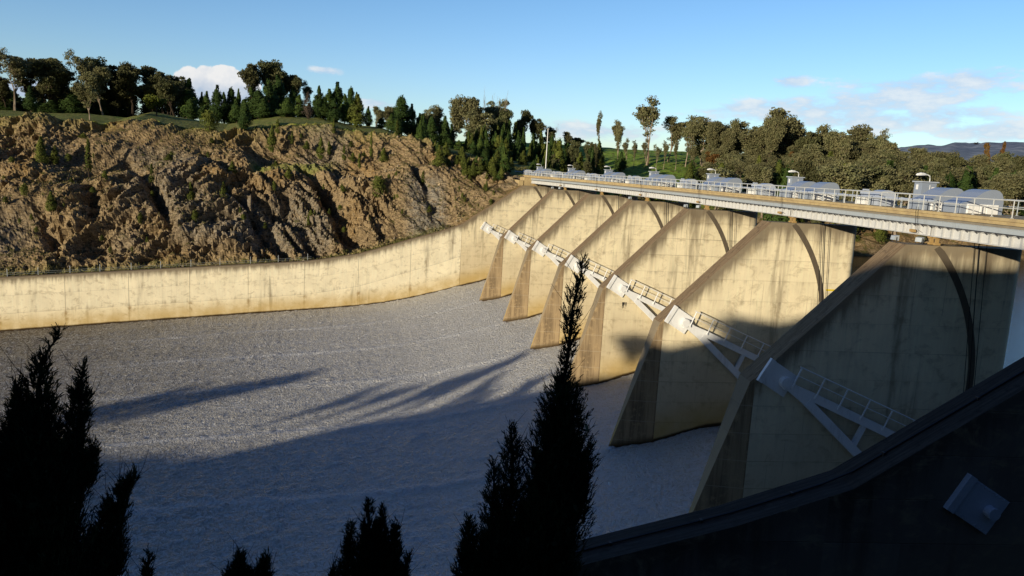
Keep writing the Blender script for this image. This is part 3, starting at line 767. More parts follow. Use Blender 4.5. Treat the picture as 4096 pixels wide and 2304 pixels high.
# ------------------------------------------------------------------ radial gates
def cyl(m, x, z, y0, y1, r, n=28, mi=0): m.tube([(x, y0, z), (x, y1, z)], r, n, mi)
def gate_proto():
    g = kempty('radial_gate', 7)
    HX, HZ = HUB
    def beam(a, b, w, y0, y1, mm):
        a = Vector(a); b = Vector(b); n = (b-a).normalized(); p = Vector((-n.y, n.x))*w/2
        mm.prism([tuple(a+p), tuple(b+p), tuple(b-p), tuple(a-p)], y0, y1)
    UA = math.radians(22.2); LA = math.radians(40.6)
    def onarm(ang, r): return (HX-r*math.cos(ang), HZ-r*math.sin(ang))
    # fork plate from hub to split, then the two arms
    for side, (y0, y1) in enumerate(((.20, .54), (15.3, 15.65))):
        m = MB()
        m.prism([(HX+.12, HZ+.42), (-1.0+.0, -12.42), (-2.05, -12.80), (-1.52, -13.62), (-.35, -12.72), (HX+.1, HZ-.42)][::-1], y0, y1)
        m.build('arm_fork', M['white'], g)
        for ang, off0, nm in ((UA, 2.1, 'upper_arm'), (LA, 2.0, 'lower_arm')):
            m = MB()
            s_ = (-1.86, -13.02) if nm == 'upper_arm' else (-1.64, -13.38)
            e_ = onarm(UA+.02, 12.3) if nm == 'upper_arm' else (-9.5, -20.3)
            beam(s_, e_, .48, y0+.02, y1-.02, m)
            beam(s_, e_, .54, y0-.03, y0+.02, m); beam(s_, e_, .54, y1-.02, y1+.03, m)
            m.build(nm, M['white'], g)
        for pa, pb in (((-5.78, -14.65), (-5.14, -16.2)), ((-9.4, -16.1), (-8.1, -18.9))):
            m = MB(); beam(pa, pb, .34, y0+.06, y1-.06, m); m.build('brace', M['white'], g)
        m = MB(); cy0, cy1 = (.17, .60) if side == 0 else (15.05, 16.0)
        cyl(m, HX, HZ, cy0, cy1, .37)
        ym = .605 if side == 0 else 15.045
        cyl(m, HX, HZ, min(ym, cy1) if side == 0 else ym-.03, (ym+.03) if side == 0 else cy0, .30)
        m.prism([(HX+(.352 if i % 2 else .322)*math.cos(math.pi*i/20), HZ+(.352 if i % 2 else .322)*math.sin(math.pi*i/20)) for i in range(40)], .58 if side == 0 else 15.0, .618 if side == 0 else 15.06)
        m.build('trunnion_hub', M['white'], g)
    # skin plate with ribs
    m = MB(); n = 22; a0, a1 = math.radians(-1.5), math.radians(-50)
    for i in range(n):
        p, q = a0+(a1-a0)*i/n, a0+(a1-a0)*(i+1)/n
        A, B, C, D = arc_pt(p, 12.5), arc_pt(p, 12.62), arc_pt(q, 12.5), arc_pt(q, 12.62)
        m.hexa([(A[0], .06, A[1]), (B[0], .06, B[1]), (D[0], .06, D[1]), (C[0], .06, C[1]), (A[0], 15.9, A[1]), (B[0], 15.9, B[1]), (D[0], 15.9, D[1]), (C[0], 15.9, C[1])])
    for j in range(12):
        y = .6+j*1.33
        for i in range(n):
            p, q = a0+(a1-a0)*i/n, a0+(a1-a0)*(i+1)/n
            A, B, C, D = arc_pt(p, 12.1), arc_pt(p, 12.5), arc_pt(q, 12.1), arc_pt(q, 12.5)
            m.hexa([(A[0], y, A[1]), (B[0], y, B[1]), (D[0], y, D[1]), (C[0], y, C[1]), (A[0], y+.04, A[1]), (B[0], y+.04, B[1]), (D[0], y+.04, D[1]), (C[0], y+.04, C[1])])
    m.build('skin_plate', M['greyl'], g)
    m = MB()
    for ang in (UA, LA):
        m = MB()
        c = onarm(ang+.025, 12.05); u = Vector((-math.cos(ang), -math.sin(ang))); v = Vector((-u.y, u.x))
        m.prism([tuple(Vector(c)+u*.3+v*.45), tuple(Vector(c)-u*.3+v*.45), tuple(Vector(c)-u*.3-v*.45), tuple(Vector(c)+u*.3-v*.45)], .3, 15.7)
        m.build('cross_girder', M['white'], g)
    # inspection walkway on the upper arm with handrail
    u = Vector((-math.cos(UA), -math.sin(UA))); v = Vector((u.y, -u.x))
    if v.y < 0: v = -v
    base = Vector((-.50, -12.30))
    rl = MB()
    L = 10.6; hh = 1.24
    for yy in (.64,):
        a, b = base+v*hh, base+u*L+v*hh
        rl.tube([(a.x+.12, yy, a.y+.05), (b.x, yy, b.y)], .045, 6)
        a, b = base+v*hh*.55, base+u*L+v*hh*.55
        rl.tube([(a.x, yy, a.y), (b.x, yy, b.y)], .03, 6)
    r_ = rl.build('handrail', M['white'], g)
    for i in range(7):
        pb = base+u*(1.72*i); q = pb+v*hh
        pm = MB(); pm.tube([(pb.x, .64, pb.y-.08), (q.x, .64, q.y)], .052, 6); pm.box(pb.x-.05, pb.x+.05, .5, .68, pb.y-.2, pb.y)
        pm.build('post', M['white'], r_)
    # wire ropes from the hoist down to the gate
    for (x0, x1, w_) in ((-11.45, -12.35, .02), (-11.75, -12.70, .03), (-12.3, -13.05, .02)):
        m = MB(); m.tube([(x0, .25, -2.3), (x1, .25, -13.2)], w_, 5); m.build('hoist_rope', M['rope'], g)
    return g
gp = gate_proto()
GD = {1: 'farthest radial gate arm, anchored on the far abutment wall', 2: 'second farthest white radial gate arm, on the first pier', 3: 'third farthest white radial gate arm, left of the cypress spire',
      4: 'white radial gate arm partly hidden behind the tall cypress spire', 5: 'white radial gate arm above a dark mark on the pier', 6: 'large white radial gate arm half in sun, half in shade',
      7: 'nearest radial gate arm, entirely in blue shade'}
for k in range(1, 8):
    g = gp if k == 7 else copy_tree(gp)
    (x, y), T, R = fr(k); g.location = (x, y, 0); g.rotation_euler.z = math.atan2(R[1], R[0])
    tag(g, GD[k], 'spillway gate', 'white radial gates between the piers')

# ------------------------------------------------------------------ bridge
K0, K1 = .62, 8.75
br = empty('bridge', pw(4.5, -11, 0, -1.5)); tag(br, 'long concrete and steel service bridge carried across all the piers', 'bridge')
IB = Matrix.Translation(-Vector(br.location))
class KB(MB):
    """sweeps a (d,z) section along the curved dam axis, coordinates relative to the bridge empty"""
    def sweep(s, sec, k0, k1, st=.2, m=0):
        ks = rng(k0, k1, st) if k1-k0 > st*1.5 else [k0, k1]; n = len(sec); a = len(s.v)
        for k in ks:
            for d, z in sec: s.v.append(tuple(pw(k, d, 0, z)-br.location))
        for i in range(len(ks)-1):
            for j in range(n):
                q = (j+1) % n; b = a+i*n
                s.f.append((b+j, b+q, b+n+q, b+n+j)); s.m.append(m)
        s.f.append(tuple(a+j for j in range(n))[::-1]); s.f.append(tuple(a+(len(ks)-1)*n+j for j in range(n))); s.m += [m, m]
    def kbox(s, k0, k1, d0, d1, z0, z1, m=0):
        s.sweep([(d0, z0), (d1, z0), (d1, z1), (d0, z1)], k0, k1, .2, m)
m = KB(); m.sweep([(-9.0, -1.16), (-14.6, -1.16), (-14.6, -1.55), (-9.0, -1.55), (-9.0, -1.36), (-8.92, -1.34), (-8.92, -1.17)], K0, K1)
m.build('deck_slab', M['deck'], br)
m = KB(); m.sweep([(-9.14, -1.55), (-9.14, -1.72), (-14, -1.72), (-14, -1.55)], K0+.02, K1)
m.build('deck_haunch', M['deckd'], br)
m = KB(); m.sweep([(-9.02, -1.75), (-9.08, -1.75), (-9.08, -2.02), (-9.02, -2.02)], K0+.08, K1)
m.sweep([(-8.98, -1.72), (-9.3, -1.72), (-9.3, -1.75), (-8.98, -1.75)], K0+.08, K1)
m.build('cable_tray', M['galv'], br)
m = KB(); k = K0+.1
while k < K1:
    m.kbox(k, k+.028, -8.90, -9.2, -2.09, -2.05); m.kbox(k+.006, k+.010, -8.88, -8.92, -2.16, -2.05); k += .044
m.sweep([(-8.90, -2.03), (-9.3, -2.03), (-9.3, -2.05), (-8.90, -2.05)], K0+.1, K1)
m.build('grating', M['steel'], br)
# white stiffened girders: one part per bay
for bay in range(1, 9):
    a0, a1 = bay-.03+.006, min(bay+.97, K1)
    if bay == 1: a0 = .72
    m = KB(); m.kbox(a0, a1, -9.22, -9.28, -2.68, -2.12)
    m.kbox(a0, a1, -8.98, -9.5, -2.73, -2.68); m.kbox(a0, a1, -8.98, -9.5, -2.12, -2.08)
    k = a0+.015
    while k < a1-.01:
        m.kbox(k, k+.0012, -8.99, -9.22, -2.68, -2.12)
        # gently dished panels between stiffeners
        kk = [k+.0012+i*(.0438-.0012)/6 for i in range(7)]
        for i in range(6):
            f = lambda q: -9.19+.10*abs((q-k)/.0438-.5)*2
            if kk[i+1] < a1:
                A = pw(kk[i], f(kk[i]), 0, -2.679)-br.location; B = pw(kk[i+1], f(kk[i+1]), 0, -2.679)-br.location
                m.quad(A, B, B+Vector((0, 0, .558)), A+Vector((0, 0, .558)))
        k += .0438
    m.build('stiffened_girder', M['panel'], br)
m = KB()
for k in range(1, 8):
    m = KB(); m.kbox(k+.02, k+.9, -12.6, -13.0, -2.7, -1.72)
    m.build('rear_girder', M['deckd'], br)
for k in range(1, 8):
    m = KB()
    for kc in (k-.047, k-.018):
        m = KB()
        m.kbox(kc, kc+.012, -9.15, -9.5, -3.25, -3.12); m.kbox(kc+.003, kc+.009, -9.22, -9.42, -3.12, -2.84); m.kbox(kc-.001, kc+.013, -9.1, -9.55, -2.84, -2.735)
        m.build('bearing', M['rust'], br)
def railing(dd, mn, lbl):
    m = KB()
    for z, r in ((-.19, .035), (-.62, .027)):
        m.tube([pw(k, dd, 0, z)-br.location for k in rng(K0+.03, K1, .1)], r, 6)
    rl = m.build('railing', mn, br)
    pm = MB(); pm.tube([(0, 0, 0), (0, 0, .97)], .031, 6); pm.box(-.06, .06, -.06, .06, 0, .03)
    proto = None; k = K0+.04; i = 0
    ks = []
    while k < K1: ks.append(k); k += .0833
    ks += [j+.93-.012 for j in range(1, 9) if j+.93 < K1]
    for k in ks[:100]:
        if proto is None: proto = pm.build('post', mn, rl); o = proto
        else: o = proto.copy(); COL.objects.link(o); o.parent = rl
        o.location = pw(k, dd, 0, -1.155)-br.location
    return rl
railing(-9.08, M['whited'], ''); railing(-14.4, M['galv'], '')
# dangling leads and junction boxes beside each pier
for k in range(2, 8):
    m = KB()
    kc = k-.11
    for q in (0, .012):
        m = KB()
        pts = [pw(kc+q, -8.86, 0, -.95)-br.location, pw(kc+q, -8.84, 0, -1.3)-br.location, pw(kc+q+.002, -8.88, 0, -1.9)-br.location, pw(kc+q+.01, -8.86, 0, -2.4)-br.location, pw(kc+q*2+.02, -8.9, 0, -2.55)-br.location]
        m.tube(pts, .012, 4)
        m.build('electric_lead', M['rope'], br)
    m = KB(); m.kbox(kc-.018, kc+.006, -8.8, -8.98, -2.6, -2.42); m.kbox(kc-.01, kc-.002, -8.78, -8.8, -2.56, -2.46); m.build('junction_box', M['rust'], br)

# ------------------------------------------------------------------ machinery on the deck (local frame of each bay)
def hood(L, d0, d1, z0, zs, zt):
    """barrel-vaulted cover, vault axis along the bridge (local y)"""
    m = MB(); sec = [(d0, z0), (d0, zs-.1)]
    for f, g in ((.18, .20), (.36, .52), (.48, .78), (.58, .92), (.68, .99), (.78, 1), (.87, .93), (.94, .76), (.98, .5), (1, .2)):
        sec.append((d0+(d1-d0)*f, zs-.1+(zt-zs+.1)*g))
    sec += [(d1, zs-.3), (d1, z0)]
    m.prism(sec, 0, L); return m, sec
def bay_kit():
    it = {}
    for nm, y0 in (('hoist_cover', 13.75), ('hoist_cover_b', 17.05)):
        e = empty('hoist_cover', (0, 0, 0)); 
        m, sec = hood(1.75, -9.85, -12.6, -1.15, -.45, .36); m.build('cover_shell', M['grey'], e)
        m = MB()
        m.box(-12.3, -10.2, 1.752, 1.77, -1.14, -.56)
        for i in range(5): m.box(-10.55-.42*i, -10.25-.42*i, 1.765, 1.86, -1.13, -.58)
        m.build('ribbed_panel', M['white'], e)
        m = MB(); m.box(-9.84, -9.80, .05, 1.7, -.60, -.56); m.box(-9.84, -9.80, .05, .10, -1.15, -.6); m.box(-9.84, -9.80, 1.65, 1.7, -1.15, -.6); m.build('side_frame', M['greyl'], e)
        it[nm] = (e, y0)
    e = empty('control_cabinet', (0, 0, 0))
    m = MB(); m.box(-13.1, -12.0, 0, .85, -1.15, .66); m.build('cabinet_body', M['grey'], e)
    m = MB(); m.box(-13.2, -11.88, -.1, .97, .661, .74); m.build('roof', M['greyl'], e)
    m = MB(); m.box(-11.999, -11.97, .25, .45, .15, .50); m.build('vent', M['white'], e)
    m = MB(); m.box(-12.62, -12.58, .851, .87, -1.1, .5); m.build('door_strip', M['white'], e)
    m = MB(); m.box(-12.95, -12.75, .851, .872, .12, .36); sg = m.build('sign', M['white'], e)
    m = MB(); m.box(-12.91, -12.79, .873, .878, .18, .30); m.build('sign_face', M['red'], sg)
    it['control_cabinet'] = (e, 11.0)
    e = empty('street_lamp', (0, 0, 0))
    m = MB(); pts = [(-12.85, .4, .741), (-12.85, .4, .94), (-12.82, .4, 1.12), (-12.66, .4, 1.20), (-12.5, .4, 1.21)]; m.tube(pts, .035, 8); m.build('lamp_arm', M['white'], e)
    m = MB(); m.tube([(-12.55, .4, 1.21), (-12.4, .4, 1.23), (-12.1, .4, 1.23), (-11.85, .4, 1.19), (-11.75, .4, 1.17)], [.05, .09, .12, .09, .03], 10); m.build('lamp_head', M['white'], e)
    it['street_lamp'] = (e, 11.0)
    e = empty('gearbox', (0, 0, 0))
    m = MB()
    sec = [(-10.0, -1.15), (-10.0, -.45)]
    for i in range(1, 12):
        a = math.pi*i/12; sec.append((-10.7+.7*math.cos(a), -.45+.42*math.sin(a)))
    sec += [(-11.4, -.45), (-11.4, -1.15)]
    m.prism(sec, 1.6, 2.7); m.build('gearbox_cover', M['greyl'], e)
    m = MB(); m.box(-10.9, -9.9, 0, 1.3, -1.15, -.62); m.box(-10.8, -10.0, .15, 1.1, -.619, -.5); m.build('pedestal', M['white'], e)
    m = MB(); m.tube([(-10.35, .1, -.32), (-10.35, 1.0, -.32)], .2, 14); m.tube([(-10.35, 1.0, -.32), (-10.35, 1.5, -.32)], .13, 12); m.box(-10.5, -10.2, .3, .7, -.12, -.02); m.build('motor', M['greyl'], e)
    m = MB()
    for i in range(5): m.tube([(-9.86, .1+i*.3, -.9), (-9.86, .1+i*.3, -.55+.05*(i % 2))], .03, 6); m.tube([(-9.86, .1+i*.3, -.55), (-9.86, .35+i*.3, -.62)], .025, 6)
    m.build('hydraulic_pipe', M['galv'], e)
    it['gearbox'] = (e, 7.4)
    e = empty('drive_shaft', (0, 0, 0))
    m = MB(); m.tube([(-9.65, -1.3, -.55), (-9.65, 6.3, -.55)], .085, 10); m.tube([(-9.65, 8.9, -.55), (-9.65, 16.6, -.55)], .085, 10)
    m.tube([(-9.65, 6.3, -.55), (-9.65, 8.9, -.55)], .06, 10); m.build('shaft', M['greyl'], e)
    m = MB()
    for y in (-.3, 1.5, 3.2, 5.0, 6.3, 9.6, 11.5, 13.2, 15.0, 16.5):
        m = MB(); m.tube([(-9.65, y, -.55), (-9.65, y+.12, -.55)], .12, 12); m.box(-9.7, -9.6, y+.03, y+.09, -1.15, -.6)
        m.build('shaft_support', M['galv'], e)
    it['drive_shaft'] = (e, 0)
    return it
kit = bay_kit()
ORD = {1: 'at the far end of the bridge', 2: 'above the second bay from the far end', 3: 'above the third bay from the far end', 4: 'over the middle bay of the bridge', 5: 'over the fifth bay from the far end', 6: 'over the second nearest bay', 7: 'over the nearest bay at the right'}
TXT = {'hoist_cover': ('left arched hoist cover of the pair %s', 'hoist cover', 'arched hoist covers on the bridge deck'),
       'hoist_cover_b': ('right arched hoist cover of the pair %s', 'hoist cover', 'arched hoist covers on the bridge deck'),
       'control_cabinet': ('tall grey flat-roofed control cabinet %s', 'cabinet', 'control cabinets on the bridge deck'),
       'street_lamp': ('white lamp on the cabinet roof %s', 'lamp', 'lamps on the cabinets'),
       'gearbox': ('pale gearbox cover with motor %s', 'machine', 'gearboxes on the bridge deck'),
       'drive_shaft': ('horizontal grey drive shaft %s', 'drive shaft', 'drive shafts along the bridge')}
for bay in range(1, 8):
    for nm, (proto, y0) in kit.items():
        if bay == 1 and nm == 'drive_shaft': pass
        o = proto if bay == 7 else copy_tree(proto)
        kk = bay-1+y0/S+(0 if y0 < 18 else 0)
        (x, y), T, R = fr(kk)
        o.location = (x, y, 0); o.rotation_euler = (0, 0, math.atan2(R[1], R[0]))
        tx = TXT[nm]; tag(o, tx[0] % ORD[bay], tx[1], tx[2])
# floodlights on pier tops
fl0 = None; FN = 0
FD = {2: ['small floodlight on the top of the farthest pier', 'second small floodlight on the farthest pier'], 4: ['single floodlight on the third pier from the far wall'],
      5: ['left floodlight of two on the middle pier top', 'right floodlight of two on the middle pier top'], 7: ['left floodlight of two on the nearest pier top', 'right floodlight of two on the nearest pier top']}
for k, l in FD.items():
    for i, tx in enumerate(l):
        if fl0 is None:
            fl0 = empty('floodlight', (0, 0, 0))
            m = MB(); m.prism([(-.17, .12), (.17, .16), (.13, .42), (-.17, .46)], -.2, .2); m.build('lamp_housing', M['galv'], fl0)
            m = MB(); m.box(-.03, .03, -.23, -.205, 0, .34); m.box(-.03, .03, .205, .23, 0, .34); m.box(-.05, .05, -.23, .23, 0, .03); m.build('bracket', M['steel'], fl0)
            o = fl0
        else: o = copy_tree(fl0)
        (x, y), T, R = fr(k); o.location = pw(k, -6.9-1.15*i+(0 if i == 0 else 0)-.25, -1.25 if i == 0 else -.45, -3.26); o.rotation_euler.z = math.atan2(R[1], R[0])+.5*i
        tag(o, tx, 'floodlight', 'floodlights on the pier tops')
# tall pole at the far end, fence on the far wall
m = MB(); b0 = at_dist(1372, 433, 168); tp = at_dist(1376, 325, 168)
pole = empty('tall_pole', (b0.x, b0.y, -1.6)); m.tube([(0, 0, 0), (0, 0, tp.z+1.6)], [.12, .07], 8); m.build('mast', M['white'], pole)
m = MB(); m.box(-.2, .2, -.12, .12, tp.z+1.6, tp.z+1.75); m.build('mast_head', M['whited'], pole)
tag(pole, 'tall thin white pole at the far end of the bridge', 'pole')
fe = kempty('wire_fence', 1); tag(fe, 'thin wire fence on metal posts behind the top of the training wall', 'fence')
fpr = None
for px in (28, 152, 280, 400, 525, 643, 764, 880, 1002, 1113, 1230):
    d = on_pier(px/1.59, 1080/1.59, 1, -1.6)[0]
    if fpr is None:
        m = MB(); m.tube([(0, 0, 0), (0, 0, 1.95)], .04, 6); fpr = m.build('post', M['galv'], fe); o = fpr
    else: o = fpr.copy(); COL.objects.link(o); o.parent = fe
    o.location = (d, -1.6, wtop(d)-.7)
for h in (.6, .95, 1.25):
    m = MB(); m.tube([(d, -1.6, wtop(d)-.7+h) for d in rng(34, 92, 4)], .012, 3); m.build('wire', M['galv'], fe)

# ------------------------------------------------------------------ trees
def leaf_quad(m, c, s, n, rr):
    a = n.orthogonal().normalized(); b = n.cross(a); th = rr.uniform(0, 6.28)
    u = (a*math.cos(th)+b*math.sin(th))*s; v = (b*math.cos(th)-a*math.sin(th))*s*rr.uniform(.45, .9)
    m.quad(c-u-v*.6, c+u*.2-v, c+u+v*.4, c-u*.1+v)
def rv(rr):
    while True:
        v = Vector((rr.uniform(-1, 1), rr.uniform(-1, 1), rr.uniform(-1, 1)))
        if 0 < v.length <= 1: return v
def gum(seed, h=15., spread=5., open_=.5, nleaf=3400, ls=.30, lean=0, low=.35):
    rr = random.Random(seed); tr = MB(); cr_ = MB(); tips = []
    def grow(p, dr, L, r, lev):
        n = 4; pts = [p]; q = p.copy(); dd = dr.copy()
        for i in range(n):
            dd = (dd+rv(rr)*.22+Vector((0, 0, .06))).normalized(); q = q+dd*L/n; pts.append(q.copy())
        tr.tube(pts, [r*(1-.4*i/n) for i in range(n+1)], 5 if lev < 2 else 3, cap=False)
        if lev >= 4 or L < .75: tips.append((q, lev)); return
        if lev >= 1: tips.append((pts[-2]+rv(rr)*.4, lev+1))
        for i in range(rr.choice((2, 3, 3)) if lev else rr.choice((3, 4))):
            az_ = rr.uniform(0, 6.28); sp = rr.uniform(.45, 1.0)*(.75 if lev else .62)
            nd_ = (dd+Vector((math.cos(az_)*sp, math.sin(az_)*sp, rr.uniform(-.1, .35)))).normalized()
            grow(q if rr.random() < .6 else pts[-2], nd_, L*rr.uniform(.55, .8), r*.55, lev+1)
    grow(Vector((0, 0, -.5)), Vector((lean, 0, 1)).normalized(), h*low+.5, h*.016+.05, 0)
    mx = max(t_[0].z for t_ in tips); sx = max(math.hypot(t_[0].x, t_[0].y) for t_ in tips)
    fz = (h-.8)/mx; fx = spread/sx*.85
    tr.v = [(x*(1+(fx-1)*min(1, max(0, z)/(h*.3))), y*(1+(fx-1)*min(1, max(0, z)/(h*.3))), z*fz if z > 0 else z) for x, y, z in tr.v]
    per = max(10, nleaf//len(tips))
    for c, lev in tips:
        c = Vector((c.x*fx, c.y*fx, c.z*fz)); R_ = rr.uniform(.6, 1.25)*spread/5*(1.2-open_*.3)
        for i in range(per):
            o = rv(rr); o = Vector((o.x*R_*1.15, o.y*R_*1.15, o.z*R_*.62)); 
            nrm = (rv(rr)+Vector((0, 0, .2))).normalized()
            leaf_quad(cr_, c+o, ls*rr.uniform(.6, 1.25), nrm, rr)
    return tr, cr_
def cypress(seed, h=9., w=2., n=2600, ls=.22, bare=.06, rag=.35, taper=1.0):
    rr = random.Random(seed); tr = MB(); cr_ = MB()
    tr.tube([(0, 0, -.5), (0, 0, h*.5), (0, 0, h*.96)], [h*.014+.03, h*.009+.02, .02], 5)
    lobes = [(rr.uniform(bare, .97), rr.uniform(0, 6.28), rr.uniform(.7, 1.2)) for _ in range(60)]
    for i in range(n):
        z, az_, q = rr.choice(lobes)
        prof = (min(1, (z-bare*.6)/.16)**.6 if z < .16+bare else 1)*(1-z)**(.78*taper)*1.08
        rad = w*prof*q
        r_ = rad*rr.uniform(.25, 1)**.6; a = az_+rr.gauss(0, .42)
        zz = z*h+rr.gauss(0, .035)*h+.25*r_
        c = Vector((math.cos(a)*r_, math.sin(a)*r_, min(h, zz)))
        nrm = Vector((math.cos(a), math.sin(a), rr.uniform(-.2, .7)))+rv(rr)*.6
        leaf_quad(cr_, c, ls*rr.uniform(.55, 1.2), nrm.normalized(), rr)
    for i in range(10):
        a = rr.uniform(0, 6.28); z = rr.uniform(.1, .6)*h
        tr.tube([(0, 0, z), (math.cos(a)*w*.5, math.sin(a)*w*.5, z+.35*w)], [.04, .015], 3)
    for i in range(24): leaf_quad(cr_, Vector((rr.gauss(0, .05), rr.gauss(0, .05), h*rr.uniform(.93, 1.0))), ls*.6, rv(rr).normalized(), rr)
    return tr, cr_
def bare(seed, h=10):
    rr = random.Random(seed); tr = MB()
    def grow(p, dr, L, r, lev):
        pts = [p]; q = p.copy(); dd = dr.copy()
        for i in range(4): dd = (dd+rv(rr)*.25+Vector((0, 0, .05))).normalized(); q = q+dd*L/4; pts.append(q.copy())
        tr.tube(pts, [r*(1-.14*i) for i in range(5)], 4, cap=False)
        if lev < 4:
            for i in range(3):
                az_ = rr.uniform(0, 6.28); grow(pts[rr.choice((2, 3, 4))], (dd+Vector((math.cos(az_)*.6, math.sin(az_)*.6, .1))).normalized(), L*rr.uniform(.55, .75), r*.5, lev+1)
    grow(Vector((0, 0, -.5)), Vector((0, 0, 1)), h*.36, .22, 0)
    mz = max(v[2] for v in tr.v); tr.v = [(x, y, z*h/mz if z > 0 else z) for x, y, z in tr.v]
    return tr
PR = {}
def proto(kind, i, tr, cr_, h, w, bm, lm):
    e = empty(kind, (0, 0, 0)); tr.build('trunk', bm, e)
    if cr_: cr_.build('crown', lm, e)
    PR.setdefault(kind, []).append((e, h, w)); e['used'] = 0
G_ = 'gum_tree'
for i in range(4): proto('gum_tree', i, *gum(10+i, 15, 5.2, .35, 9000, .21, low=.22), 15, 5.2, M['bark'], M['gum'])
for i in range(3): proto('dark_gum_tree', i, *gum(30+i, 15, 5.0, .1, 10500, .23, low=.18), 15, 5.0, M['darkbark'], M['gumd'])
for i in range(2): proto('open_gum_tree', i, *gum(50+i, 16, 4.6, .8, 4200, .20, lean=.12, low=.36), 16, 4.6, M['bark'], M['gum'])
for i in range(1): proto('russet_gum_tree', i, *gum(60+i, 10, 3, .4, 1800, .27), 10, 3, M['bark'], M['gumo'])
for i in range(4): proto('cypress_pine', i, *cypress(70+i, 9, 2.2, 5200, .17, taper=1.05), 9, 2.0, M['darkbark'], M['pine'])
for i in range(3): proto('olive_cypress_pine', i, *cypress(80+i, 6, 1.4, 2800, .14, .06, taper=1.0), 6, 1.3, M['darkbark'], M['pineo'])
for i in range(2): proto('slender_cypress', i, *cypress(90+i, 6, .62, 800, .14, .1, taper=.7), 6, .62, M['darkbark'], M['pineo'])
proto('round_shrub', 0, *cypress(95, 5, 2.6, 1700, .18, .12, taper=.45), 5, 2.6, M['darkbark'], M['pineo'])
proto('lime_tree', 0, *gum(97, 6, 4.2, .3, 3000, .22, low=.2), 6, 4.2, M['darkbark'], M['lime'])
proto('bare_tree', 0, bare(5), None, 10, 3, M['deadbark'], None)
proto('grey_cypress', 0, *cypress(99, 8, 2.0, 1200, .16), 8, 2.0, M['darkbark'], mat('grey_foliage', leaf((.17, .13, .095), (.12, .09, .07))))
NT_ = [0]
GROW = {'cypress_pine': 1.35, 'olive_cypress_pine': 1.3, 'dark_gum_tree': 1.15, 'gum_tree': 1.28}
def plant(kind, X, Y, Z, h, wpx_m=None, label='', group=None, cat='tree', name=None):
    e, ph, pwid = PR[kind][NT_[0] % len(PR[kind])]; NT_[0] += 1
    if not e['used']: o = e; e['used'] = 1
    else: o = copy_tree(e)
    sz = h/ph; sx = (wpx_m/pwid) if wpx_m else sz*rnd.uniform(.9, 1.15)
    o.location = (X, Y, Z); o.scale = (sx, sx, sz); o.rotation_euler = (0, 0, rnd.uniform(0, 6.28))
    if o is not e: o.name = kind
    tag(o, label, cat, group); return o
def tree_px(kind, x, ytop, half, ybase=None, dist=None, label='', group=None, cat='tree'):
    """x, ytop, half-width and base given in photo units; stands on the real terrain"""
    if dist is None:
        dist = ground_hit(x, ybase, 105)
        if dist is None: dist = 230
    p = at_dist(x, ytop, dist); Z = Hxy(p.x, p.y)
    return plant(kind, p.x, p.y, Z-.15, max(1.2, p.z-Z+.15), half*GROW.get(kind, 1)*dist/1909, label, group, cat)

